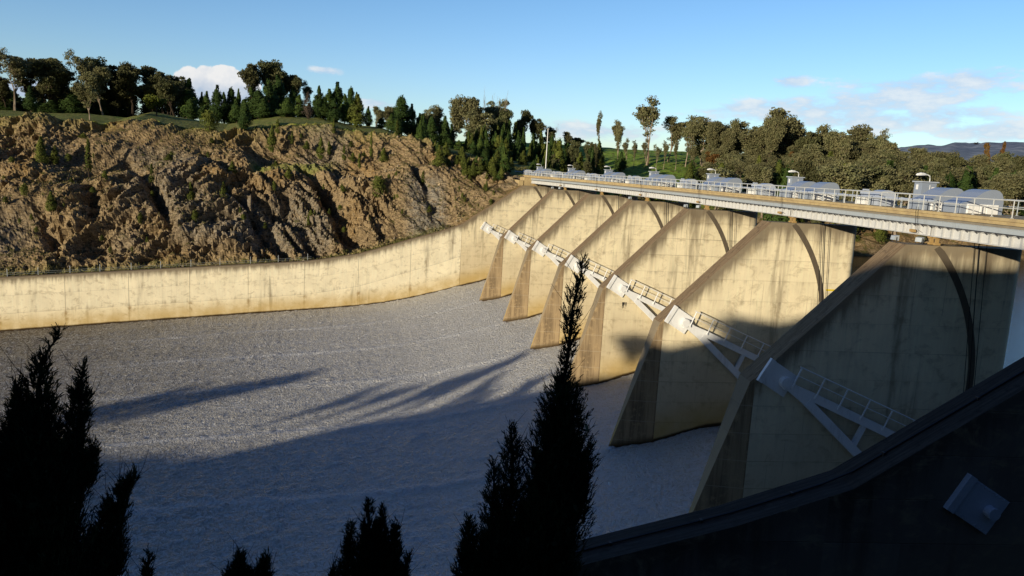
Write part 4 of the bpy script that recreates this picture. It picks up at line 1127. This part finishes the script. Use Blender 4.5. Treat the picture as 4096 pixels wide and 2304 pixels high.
GP = 'gum trees along the plateau on the left skyline'
for n, (x, yt, w_, D, kd, lb) in enumerate([
    (-25, 120, 48, 236, 'dark_gum_tree', 'tall dark gum tree cut by the left edge of the picture'),
    (30, 118, 46, 232, 'open_gum_tree', 'tall open gum tree near the left edge, sky showing through it'),
    (62, 142, 34, 245, 'dark_gum_tree', 'dark gum tree second from the left edge on the plateau'),
    (108, 146, 42, 238, 'dark_gum_tree', 'broad dark gum tree left of the tallest wispy crown'),
    (150, 146, 44, 246, 'dark_gum_tree', 'dense dark gum tree in the middle of the left grove'),
    (196, 119, 34, 236, 'open_gum_tree', 'wispy gum tree rising highest above the left grove'),
    (226, 140, 34, 243, 'dark_gum_tree', 'gum tree just right of the highest wispy crown'),
    (256, 165, 34, 233, 'gum_tree', 'pale-stemmed gum tree at the front of the left grove'),
    (290, 161, 38, 244, 'dark_gum_tree', 'dark flat-topped gum tree behind the pale-stemmed one'),
    (333, 157, 36, 240, 'dark_gum_tree', 'rounded gum tree above the yellow-green tree, left side'),
    (372, 166, 38, 247, 'dark_gum_tree', 'rounded gum tree above the yellow-green tree, right side'),
    (408, 178, 26, 238, 'dark_gum_tree', 'gum tree at the right end of the left grove'),
    (438, 200, 34, 226, 'dark_gum_tree', 'brownish gum tree left of the white cloud'),
    (468, 205, 24, 240, 'open_gum_tree', 'thin pale gum tree standing against the white cloud'),
    (640, 158, 30, 236, 'dark_gum_tree', 'left shoulder of the tall gum clump right of the cloud'),
    (668, 149, 40, 240, 'dark_gum_tree', 'tallest crown of the gum clump right of the white cloud'),
    (700, 158, 40, 246, 'dark_gum_tree', 'dark gum tree in the centre of the tall clump'),
    (735, 185, 28, 240, 'dark_gum_tree', 'gum tree on the right side of the tall clump'),
    (765, 199, 20, 244, 'open_gum_tree', 'small open crown at the right tip of the tall clump'),
    (945, 266, 18, 235, 'gum_tree', 'small pale gum tree between the conifers'),
    (975, 263, 24, 240, 'gum_tree', 'brownish gum tree left of the tall blue-green conifer'),
    (1070, 270, 18, 232, 'gum_tree', 'small brownish gum right of the tall blue-green conifer'),
    (1100, 263, 28, 238, 'gum_tree', 'rounded brown gum tree left of the ridge-top grove'),
    (1145, 246, 34, 235, 'gum_tree', 'tall brown gum tree on the left of the ridge-top grove'),
    (1195, 239, 38, 228, 'gum_tree', 'tallest brown gum tree of the ridge-top grove'),
    (1240, 246, 36, 234, 'gum_tree', 'brown gum tree on the right of the ridge-top grove'),
    (1225, 278, 42, 215, 'gum_tree', 'broad brown gum crown in front of the ridge-top grove'),
    (1282, 272, 26, 226, 'dark_gum_tree', 'dark gum tree right of the ridge-top grove'),
    (1318, 274, 26, 232, 'dark_gum_tree', 'dark bluish gum tree falling toward the bridge end'),
    (1350, 296, 22, 236, 'dark_gum_tree', 'lowest dark gum tree of the slope above the pole'),
    (1390, 318, 20, 240, 'dark_gum_tree', 'small dark gum tree just right of the pole'),
    (1425, 330, 20, 245, 'gum_tree', 'small leafy tree between the pole and the green hill'),
    (1450, 345, 20, 250, 'dark_gum_tree', 'low dark tree at the left edge of the green hill')]):
    tree_px(kd, x, yt, w_, dist=D, label=lb, group=GP)
rr = random.Random(12)
for i in range(84):                                          # young trees filling in under the left grove
    x = rr.uniform(-30, 480); yt = rr.uniform(188, 262); tree_px(rr.choice(('dark_gum_tree', 'dark_gum_tree', 'cypress_pine')), x, yt, rr.uniform(14, 26), dist=rr.uniform(236, 262), label='dark young tree filling in under the crowns of the left grove', group='young trees under the left grove')
for i in range(16):
    x = rr.uniform(505, 900); yt = rr.uniform(245, 272); tree_px('cypress_pine', x, yt, rr.uniform(10, 16), dist=rr.uniform(214, 234), label='young dark cypress between the taller conifers of the plateau', group='young cypresses on the plateau')
tree_px('gum_tree', 223, 208, 26, ybase=301, label='small brown gum tree standing alone at the cliff edge')
tree_px('lime_tree', 393, 234, 40, ybase=292, label='bright yellow-green spreading tree on the plateau')
tree_px('grey_cypress', 775, 232, 18, ybase=300, label='bare greyish-brown conifer between green conifers')
tree_px('bare_tree', 1282, 226, 30, dist=232, label='leafless dead branches rising above the ridge-top grove')
tree_px('bare_tree', 1225, 216, 22, dist=238, label='thin leafless branches above the tallest brown gum')
tree_px('bare_tree', 1405, 312, 26, dist=250, label='leafless tree just right of the white pole')
CG = 'cypress pines on the plateau and the right side of the slope'
CON = [(75, 215, 12, 228, 1), (479, 248, 17, 222, 1), (520, 230, 13, 226, 1), (546, 214, 17, 222, 1), (563, 232, 13, 228, 1), (583, 217, 17, 224, 1), (600, 224, 10, 227, 1), (508, 232, 11, 230, 1),
       (632, 220, 18, 222, 1), (650, 224, 22, 218, 1), (676, 200, 24, 222, 1), (700, 188, 24, 226, 1), (664, 246, 18, 210, 1), (723, 242, 20, 208, 1), (753, 238, 15, 214, 1), (738, 218, 15, 226, 1),
       (803, 216, 16, 212, 1), (815, 240, 14, 206, 1), (829, 224, 18, 210, 1), (850, 207, 22, 212, 1), (868, 236, 14, 205, 1), (884, 216, 16, 212, 1), (842, 248, 15, 202, 1), (900, 238, 22, 198, 2), (897, 232, 12, 208, 1),
       (1013, 238, 28, 205, 1), (1001, 290, 14, 196, 1), (1036, 262, 16, 208, 1), (985, 285, 14, 200, 1), (960, 296, 13, 204, 1), (927, 268, 10, 208, 1), (1066, 296, 12, 190, 1), (1058, 300, 10, 186, 1), (1088, 290, 16, 200, 1), (1120, 292, 16, 202, 1)]
for i, (x, yt, w_, D, kd) in enumerate(CON):
    tree_px('cypress_pine' if kd == 1 else 'olive_cypress_pine', x, yt, w_, dist=D,
            label='dark green cypress pine among the conifers along the plateau edge' if kd == 1 else 'tall olive cypress pine at the cliff edge beside a stump', group=CG if kd == 1 else None)
rr = random.Random(21)
cnt = 0
tries = 0
while cnt < 85 and tries < 900:                                              # dense stand on the slope left of the bridge end
    tries += 1
    x = rr.uniform(1045, 1480); y0 = interp([(1050, 268), (1110, 318), (1170, 296), (1290, 300), (1360, 325), (1480, 370)], x)
    yt = y0+rr.uniform(0, 1)**1.2*interp([(1050, 30), (1200, 100), (1300, 100), (1480, 55)], x); D = 222-(yt-y0)*.55+rr.uniform(-4, 4)
    p = at_dist(x, yt, D); Z = Hxy(p.x, p.y)
    if p.z-Z < 2.0 or p.z-Z > 19: continue
    dd, bb = db_of(p.x, p.y)
    if -22 < dd < 2 and bb < 13: continue
    tree_px('cypress_pine' if rr.random() < .7 else 'olive_cypress_pine', x, yt, rr.uniform(9, 15), dist=D, label='dark green cypress pine in the dense stand left of the bridge end', group='cypress pines in the dense stand beside the bridge end')
    cnt += 1
SL = [(1106, 366, 18, 439, 'olive_cypress_pine', 'wide olive cypress on the slope right of the rock outcrop'), (685, 316, 11, 384, 'olive_cypress_pine', 'tall olive cypress above the grassy ledge, left one'),
      (699, 300, 8, 347, 'slender_cypress', 'slim cypress at the cliff edge above the grassy ledge'), (772, 354, 9, 389, 'olive_cypress_pine', 'small cypress on the left part of the grassy ledge'), (808, 346, 10, 404, 'olive_cypress_pine', 'tall cypress in the middle of the grassy ledge'),
      (828, 355, 7, 400, 'slender_cypress', 'narrow dark cypress right of the tall one on the ledge'), (866, 366, 7, 410, 'slender_cypress', 'slim cypress at the right end of the grassy ledge'), (888, 384, 8, 413, 'olive_cypress_pine', 'short cypress right of the grassy ledge'),
      (935, 332, 6, 404, 'slender_cypress', 'very slender tall cypress below the plateau edge'), (966, 372, 12, 413, 'olive_cypress_pine', 'bushy olive cypress near the rounded rock outcrop'), (954, 443, 24, 504, 'round_shrub', 'wide dark green bush-like tree low on the brown slope'),
      (904, 385, 5, 420, 'slender_cypress', 'tiny upright cypress beside the bushy olive one'), (102, 344, 13, 425, 'olive_cypress_pine', 'cypress on the cliff at far left'), (221, 350, 10, 438, 'slender_cypress', 'tall slender cypress on the left cliff'),
      (137, 366, 9, 415, 'olive_cypress_pine', 'small cypress between two others on the left cliff'), (172, 386, 9, 417, 'round_shrub', 'bright green shrub in the shadow of the left cliff'), (381, 412, 8, 470, 'slender_cypress', 'light green cypress on the grey broken rock'),
      (527, 278, 24, 339, 'round_shrub', 'round olive bush-like tree leaning on the plateau edge'), (616, 250, 14, 326, 'cypress_pine', 'tall cypress with a visible trunk at the plateau edge'), (584, 406, 10, 444, 'olive_cypress_pine', 'small cypress high on the middle cliff'),
      (60, 462, 10, 507, 'round_shrub', 'dark shrub low on the far left slope'), (127, 482, 11, 538, 'olive_cypress_pine', 'dark cypress beside grey rocks on the lower left slope'), (479, 458, 9, 516, 'olive_cypress_pine', 'upright cypress on the grey rocks, left of two'),
      (562, 457, 9, 516, 'olive_cypress_pine', 'upright cypress on the grey rocks, right of two'), (490, 528, 9, 567, 'round_shrub', 'small cypress low on the grey rock face'), (352, 535, 7, 565, 'round_shrub', 'small dark green shrub at the foot of the gully'),
      (726, 420, 8, 455, 'olive_cypress_pine', 'small cypress on the slope below the grassy ledge'), (776, 540, 6, 575, 'slender_cypress', 'small cypress inside the dark gully'), (690, 455, 6, 480, 'round_shrub', 'tiny round shrub above the dark gully'),
      (1066, 430, 9, 470, 'slender_cypress', 'small cypress on the dark brown rock right of centre'), (1180, 395, 9, 430, 'slender_cypress', 'slender cypress at the top of the dark slope'), (1210, 400, 12, 440, 'olive_cypress_pine', 'olive cypress above the abutment slope'),
      (1240, 395, 14, 432, 'olive_cypress_pine', 'olive bushy cypress above the abutment'), (1273, 372, 13, 436, 'cypress_pine', 'leafy green cypress directly left of the bridge end'), (1225, 455, 6, 490, 'slender_cypress', 'tiny sapling on the brown slope near the abutment wall'),
      (30, 395, 9, 425, 'round_shrub', 'low shrub on the cliff at the left edge'), (263, 430, 8, 465, 'round_shrub', 'shrub on the brown ledge left of the dark gully'), (300, 470, 7, 495, 'round_shrub', 'small shrub at the lip of the dark gully'), (840, 300, 6, 340, 'slender_cypress', 'slim sapling on the plateau edge'),
      (1000, 300, 7, 352, 'slender_cypress', 'sapling on the curved edge of the rocky knoll'), (735, 330, 6, 365, 'slender_cypress', 'sapling over the shadowed hollow'), (1130, 455, 9, 480, 'round_shrub', 'low shrub on the dark rocky slope')]
for x, yt, w_, yb, kd, lb in SL: tree_px(kd, x, yt, w_, ybase=yb, label=lb, cat='tree')
rr = random.Random(5)
for i in range(95):
    x = rr.uniform(10, 1250); yb = interp([(0, 330), (500, 350), (900, 360), (1080, 400), (1250, 445)], x)+rr.uniform(0, 1)*interp([(0, 330), (900, 240), (1250, 70)], x)
    h_ = rr.uniform(7, 19); tree_px(rr.choice(('slender_cypress', 'round_shrub', 'olive_cypress_pine')), x, yb-h_, h_*rr.uniform(.25, .55), ybase=yb, label='small green shrub growing between the rocks of the far slope', group='small shrubs scattered over the rock slope', cat='shrub')

# trees beyond the reservoir
RB = [(1513, 276, 14, 240, 'open_gum_tree', 'slim pale-trunked gum at the left end of the green hill'), (1562, 300, 20, 236, 'gum_tree', 'round-headed gum second from the left on the green hill'),
      (1642, 236, 56, 238, 'open_gum_tree', 'large open branching gum tree highest above the green hill'), (1690, 290, 32, 246, 'gum_tree', 'gum tree to the right of the large branching one'),
      (1735, 296, 26, 240, 'gum_tree', 'pale gum tree between the large open gum and the dense pair'), (1778, 288, 52, 246, 'gum_tree', 'wide flat-topped gum tree on the hill crest'), (1870, 298, 30, 240, 'gum_tree', 'brown gum left of the tallest right-hand gum'),
      (1958, 269, 54, 238, 'gum_tree', 'tall broad gum tree dominating the right-hand woodland'), (2000, 285, 36, 242, 'open_gum_tree', 'open crown on the right of the dominating gum'), (2064, 314, 38, 240, 'gum_tree', 'brown gum right of the dominating tree'),
      (2148, 312, 46, 246, 'gum_tree', 'broad brown gum in the middle of the right woodland skyline'), (2222, 318, 28, 250, 'open_gum_tree', 'gum with small separate tufts on the right skyline'),
      (2488, 350, 11, 262, 'russet_gum_tree', 'rusty orange narrow tree against the far hills, left one'), (2534, 348, 10, 266, 'russet_gum_tree', 'rusty orange narrow tree against the far hills, right one'), (1985, 375, 20, 215, 'russet_gum_tree', 'rusty orange tree below the dominating gum')]
for x, yt, w_, D, kd, lb in RB: tree_px(kd, x, yt, w_, dist=D, label=lb)
tree_px('cypress_pine', 1564, 382, 15, ybase=432, label='dark conical cypress standing alone on the green hill')
for x, yt in ((1580, 345), (1600, 350), (1628, 345), (1675, 350), (1705, 352), (1655, 360)):
    tree_px('open_gum_tree', x, yt, 13, dist=232, label='thin pale sapling on the green hill', group='pale saplings on the green hill')
rr = random.Random(31); n = 0; tries = 0
while n < 165 and tries < 1400:
    tries += 1
    x = rr.uniform(1735, 2640); q = rr.random()
    ysk = interp([(1735, 350), (1900, 345), (2060, 335), (2250, 345), (2330, 372), (2450, 385), (2640, 395)], x)
    yt = ysk+q*interp([(1735, 70), (2000, 80), (2640, 75)], x); D = 262-q*95+rr.uniform(-6, 6)
    p = at_dist(x, yt, D); Z = Hxy(p.x, p.y); hh = p.z-Z
    if hh < 3 or hh > 17: continue
    kd = rr.choice(('gum_tree', 'gum_tree', 'gum_tree', 'open_gum_tree', 'cypress_pine' if q > .4 else 'gum_tree', 'olive_cypress_pine' if q > .5 else 'gum_tree', 'dark_gum_tree', 'russet_gum_tree' if rr.random() < .3 else 'gum_tree'))
    w_ = hh*(.33 if 'gum' in kd else .22)*1909/D*rr.uniform(.8, 1.15)
    tree_px(kd, x, yt, w_, dist=D, label={'gum_tree': 'brown-green gum tree in the woodland across the reservoir', 'cypress_pine': 'dark green cypress in the woodland across the reservoir', 'open_gum_tree': 'sparse pale gum in the woodland across the reservoir', 'olive_cypress_pine': 'olive cypress in the woodland across the reservoir', 'dark_gum_tree': 'dark gum tree in the woodland across the reservoir', 'russet_gum_tree': 'rusty tree in the woodland across the reservoir'}[kd], group='trees of the woodland across the reservoir, '+kd.replace('_', ' '))
    n += 1
rr = random.Random(58)
for i in range(44):
    x = rr.uniform(1740, 2600); ysk = interp([(1740, 320), (1800, 296), (1860, 305), (1900, 310), (1950, 285), (2010, 300), (2060, 325), (2150, 322), (2250, 338), (2330, 362), (2450, 375), (2640, 385)], x)
    tree_px(rr.choice(('gum_tree', 'gum_tree', 'open_gum_tree', 'dark_gum_tree')), x, ysk+rr.uniform(-2, 26), rr.uniform(20, 34), dist=rr.uniform(228, 262), label='olive-brown gum tree on the skyline of the woodland across the reservoir', group='skyline gum trees of the woodland across the reservoir')
rr = random.Random(77); n = 0
for i in range(44):                                          # dark undergrowth trees at the left foot of the green hill
    x = rr.uniform(1385, 1510); yt = rr.uniform(352, 415); D = rr.uniform(186, 215)
    p = at_dist(x, yt, D); hh = p.z-Hxy(p.x, p.y)
    if hh < 2: continue
    tree_px(rr.choice(('cypress_pine', 'dark_gum_tree', 'olive_cypress_pine')), x, yt, rr.uniform(9, 20), dist=D, label='dark tree behind the far end of the bridge railing', group='dark trees behind the far end of the bridge')
for i in range(40):
    x = rr.uniform(1500, 2600); D = rr.uniform(165, 185)
    p = at_dist(x, 470, D); z = Hxy(p.x, p.y)
    if z < -12: continue
    hh = rr.uniform(2, 4.5)
    plant(rr.choice(('round_shrub', 'olive_cypress_pine', 'gum_tree')), p.x, p.y, z-.2, hh, None, 'low bush near the rocky shore behind the bridge', 'bushes along the shore behind the bridge', 'shrub')

rr = random.Random(91); n = 0
while n < 34:                                                # cypresses spilling down the right end of the rock slope
    x = rr.uniform(1085, 1290); yb = interp([(1085, 395), (1180, 425), (1290, 440)], x)+rr.uniform(-14, 26); h_ = rr.uniform(22, 44)
    tree_px(rr.choice(('cypress_pine', 'olive_cypress_pine', 'olive_cypress_pine')), x, yb-h_, h_*.26, ybase=yb, label='bushy cypress spilling down the right end of the rock slope', group='cypresses at the right end of the rock slope'); n += 1
for i in range(60):                                          # scrub on the far shore
    d = rr.uniform(-135, -30); b = interp(SHORE, d)+rr.uniform(2, 22); X, Y = xy_of(d, b)
    plant(rr.choice(('round_shrub', 'olive_cypress_pine', 'gum_tree', 'gum_tree')), X, Y, H(d, b)-.2, rr.uniform(2.2, 5.5), None, 'bushy scrub on the bank seen under the bridge deck', 'scrub on the bank under the bridge deck', 'shrub')

# shade-throwing trees on the near ridge
SH = [(-137.3, -30, -.9, 3.6), (-139.6, -31, -2.2, 4.0), (-141, -30, -3.8, 4.0), (-106.5, -30, 3.1, 2.6), (-110.7, -31, .6, 2.6), (-118.7, -30, -1.9, 2.2), (-113, -29, -1.6, 2.4), (-62, -30, 6.6, 2.6), (-75, -31, 7.0, 2.6), (-82, -30, 6.4, 3.0),
      (-95, -30, 1.0, 2.4), (-69, -30, 6.0, 2.6), (-100, -31, -1.0, 2.2), (-103, -30, .6, 2.2), (-61, -30, 7.4, 3.2), (-78, -32, 7.2, 3.4)]
for X, Y, zt, w_ in SH:
    z = interp(RID, X)-.4
    plant('open_gum_tree' if w_ < 2.5 else 'gum_tree', X, Y, z, max(2.5, zt-z), w_, 'gum tree on the near ridge casting its shadow over the chute', 'gum trees on the near ridge')
for k_, l in PR.items():
    for e, h, w_ in l:
        if 'used' in e and not e['used']:
            for ch in list(e.children): bpy.data.objects.remove(ch)
            bpy.data.objects.remove(e)
        else: del e['used']

# ------------------------------------------------------------------ foreground cypresses, close to the camera
def fg_tree(stems, dist, base_z, seed, label, sprays, dens=1.0, yoff=0):
    """stems: list of centre-line points (x, y, half width) in photo units on a vertical plane at this distance"""
    rr = random.Random(seed); ppm = 1909/dist
    roots = [at_dist(s_[-1][0], s_[-1][1], dist) for s_ in stems]
    org = Vector((roots[0].x, roots[0].y, base_z))
    e = empty('cypress_tree', org); tag(e, label, 'tree'); tr = MB(); fo = MB()
    for si, st in enumerate(stems):
        P = [(at_dist(x, y+(yoff if yoff else 0), dist), w_/ppm*.74) for x, y, w_ in st]
        pts = [p-org for p, _ in P]+[Vector((rr.uniform(-.1, .1), rr.uniform(-.1, .1), 0))]
        n = len(pts); tr.tube(pts, [.008+.055*i/(n-1) for i in range(n)], 6)
        L = [0]
        for i in range(len(P)-1): L.append(L[-1]+(P[i+1][0]-P[i][0]).length)
        ns = int(sprays[si])
        for j in range(ns):
            # bias spray count by local width
            while True:
                l = rr.uniform(0, L[-1])
                i = max(q for q in range(len(L)) if L[q] <= l); i = min(i, len(P)-2)
                f = (l-L[i])/(L[i+1]-L[i]); w_ = P[i][1]+(P[i+1][1]-P[i][1])*f
                wm = max(q[1] for q in P)
                if rr.random() > (w_/wm)**1.2+.02: continue
                if w_ < .22 and noise.noise(Vector((l*5.5, si*7.0, rr.choice((0, 3, 6, 9))))) < -.12: continue
                break
            c = (P[i][0]*(1-f)+P[i+1][0]*f)-org
            az_ = rr.uniform(0, 6.28); rad = w_*(rr.random()**.5)*rr.choice((.7, .85, 1, 1, 1.3))
            out = Vector((math.cos(az_), math.sin(az_)*.8, 0))
            q = c+out*rad
            dirn = (out*.45+Vector((0, 0, 1))+rv(rr)*.35).normalized()
            sl = rr.uniform(.10, .26)*(.5+.7*min(1, w_/.5))
            if rr.random() < .3: tr.tube([c+Vector((0, 0, -.35*rad)), c+out*rad*.6, q], [.012, .008, .004], 3, cap=False)
            if rr.random() < .05: tr.tube([q, q+dirn*.2+rv(rr)*.06, q+dirn*.42+rv(rr)*.15], [.006, .004, .002], 3, cap=False)
            fo.tube([q, q+dirn*sl], [.006, .002], 3, cap=False)
            nb = int(9*dens)
            for b in range(nb):
                s0 = q+dirn*sl*rr.uniform(-.1, 1)
                dd = (dirn+rv(rr)*.75).normalized(); ln = rr.uniform(.03, .095); wd = rr.uniform(.007, .016)
                sd = dd.cross(rv(rr)).normalized()*wd
                fo.quad(s0-sd*.5, s0+sd*.5, s0+dd*ln+sd*.35, s0+dd*ln-sd*.35)
            if w_ > .35 and rr.random() < .35:                       # inner mass
                ci = c+out*rad*.7+Vector((0, 0, rr.uniform(-.15, .15)))
                for b in range(3): leaf_quad(fo, ci+rv(rr)*.12, rr.uniform(.05, .10), rv(rr).normalized(), rr)
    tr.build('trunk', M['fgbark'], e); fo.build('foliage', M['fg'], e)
    return e
fg_tree([[(1466, 648, 2), (1463, 690, 12), (1454, 725, 22), (1441, 770, 26), (1436, 820, 22), (1432, 870, 16), (1425, 915, 18), (1420, 950, 24), (1418, 985, 48), (1415, 1020, 62), (1412, 1070, 74), (1408, 1130, 88), (1400, 1200, 98), (1390, 1280, 108), (1370, 1360, 122), (1350, 1470, 150)],
         [(1285, 1078, 4), (1288, 1110, 22), (1290, 1160, 34), (1285, 1240, 48), (1275, 1330, 70), (1262, 1460, 110)],
         [(1240, 1160, 3), (1243, 1215, 20), (1238, 1290, 34), (1225, 1400, 52), (1210, 1470, 60)], [(1490, 1120, 4), (1478, 1150, 20), (1465, 1210, 28), (1440, 1300, 40)], [(1180, 1300, 3), (1180, 1350, 20), (1175, 1460, 44)]],
        12, -8.5, 3, 'tall dark cypress with a thin twiggy spire in the centre foreground', [5000, 1500, 650, 400, 450])
fg_tree([[(150, 842, 2), (118, 885, 5), (104, 920, 20), (98, 970, 34), (92, 1040, 52), (88, 1110, 74), (84, 1190, 104), (80, 1290, 135), (78, 1460, 175)],
         [(212, 915, 2), (205, 955, 5), (203, 1000, 22), (200, 1060, 28), (190, 1110, 24), (170, 1170, 36), (150, 1260, 60)],
         [(345, 1185, 2), (325, 1215, 14), (300, 1255, 26), (282, 1310, 38), (262, 1380, 52), (250, 1465, 66)], [(45, 965, 2), (48, 1005, 10), (52, 1060, 26), (40, 1150, 50)], [(232, 1120, 2), (228, 1160, 16), (205, 1230, 30)], [(20, 1110, 4), (10, 1180, 40), (0, 1300, 90), (0, 1460, 120)]],
        11, -8.2, 4, 'large dark cypress filling the lower left corner', [4200, 900, 1200, 450, 300, 2000])
fg_tree([[(928, 1258, 2), (928, 1300, 16), (930, 1345, 34), (935, 1390, 56), (938, 1470, 86)], [(884, 1310, 2), (880, 1345, 12), (876, 1390, 18), (870, 1465, 30)], [(1000, 1300, 2), (992, 1340, 16), (985, 1400, 30), (985, 1465, 40)], [(836, 1425, 2), (840, 1465, 14)], [(1030, 1385, 2), (1018, 1425, 10), (1005, 1465, 24)], [(963, 1275, 3), (960, 1320, 12), (955, 1380, 22)]],
        12, -8.5, 6, 'small dark cypress top at the bottom edge left of centre', [1100, 260, 400, 80, 110, 160], yoff=8)
fg_tree([[(603, 1385, 2), (604, 1415, 16), (610, 1470, 42)], [(672, 1384, 3), (664, 1415, 14), (655, 1470, 26)], [(575, 1425, 3), (580, 1465, 18)]], 12, -8.5, 8, 'dark cypress tips at the bottom edge between the larger trees', [400, 200, 70], yoff=10)
fg_tree([[(375, 1392, 2), (372, 1425, 6), (368, 1465, 10)]], 12, -8.5, 9, 'thin twig at the bottom edge beside the left cypress', [60])
# bird over the far woodland
bm_ = MB(); bp = at_dist(2454, 362, 120); bd = empty('bird', bp)
bm_.tube([(-.28, 0, 0), (-.12, 0, .03), (.1, 0, .03), (.26, 0, 0), (.42, 0, -.03)], [.02, .09, .10, .05, .03], 8); bm_.build('bird_body', M['rope'], bd)
for s_ in (-1, 1):
    m = MB(); m.quad((-.1, 0, .06), (.14, 0, .06), (.2, s_*.35, .2), (.02, s_*.4, .22)); m.quad((.02, s_*.4, .22), (.2, s_*.35, .2), (.32, s_*.62, .16), (.28, s_*.63, .16)); m.build('wing', M['rope'], bd)
tag(bd, 'small black bird flying in front of the hazy hills', 'bird')
print('objects', len(bpy.data.objects), 'polys', sum(len(o.data.polygons) for o in bpy.data.objects if o.type == 'MESH'))
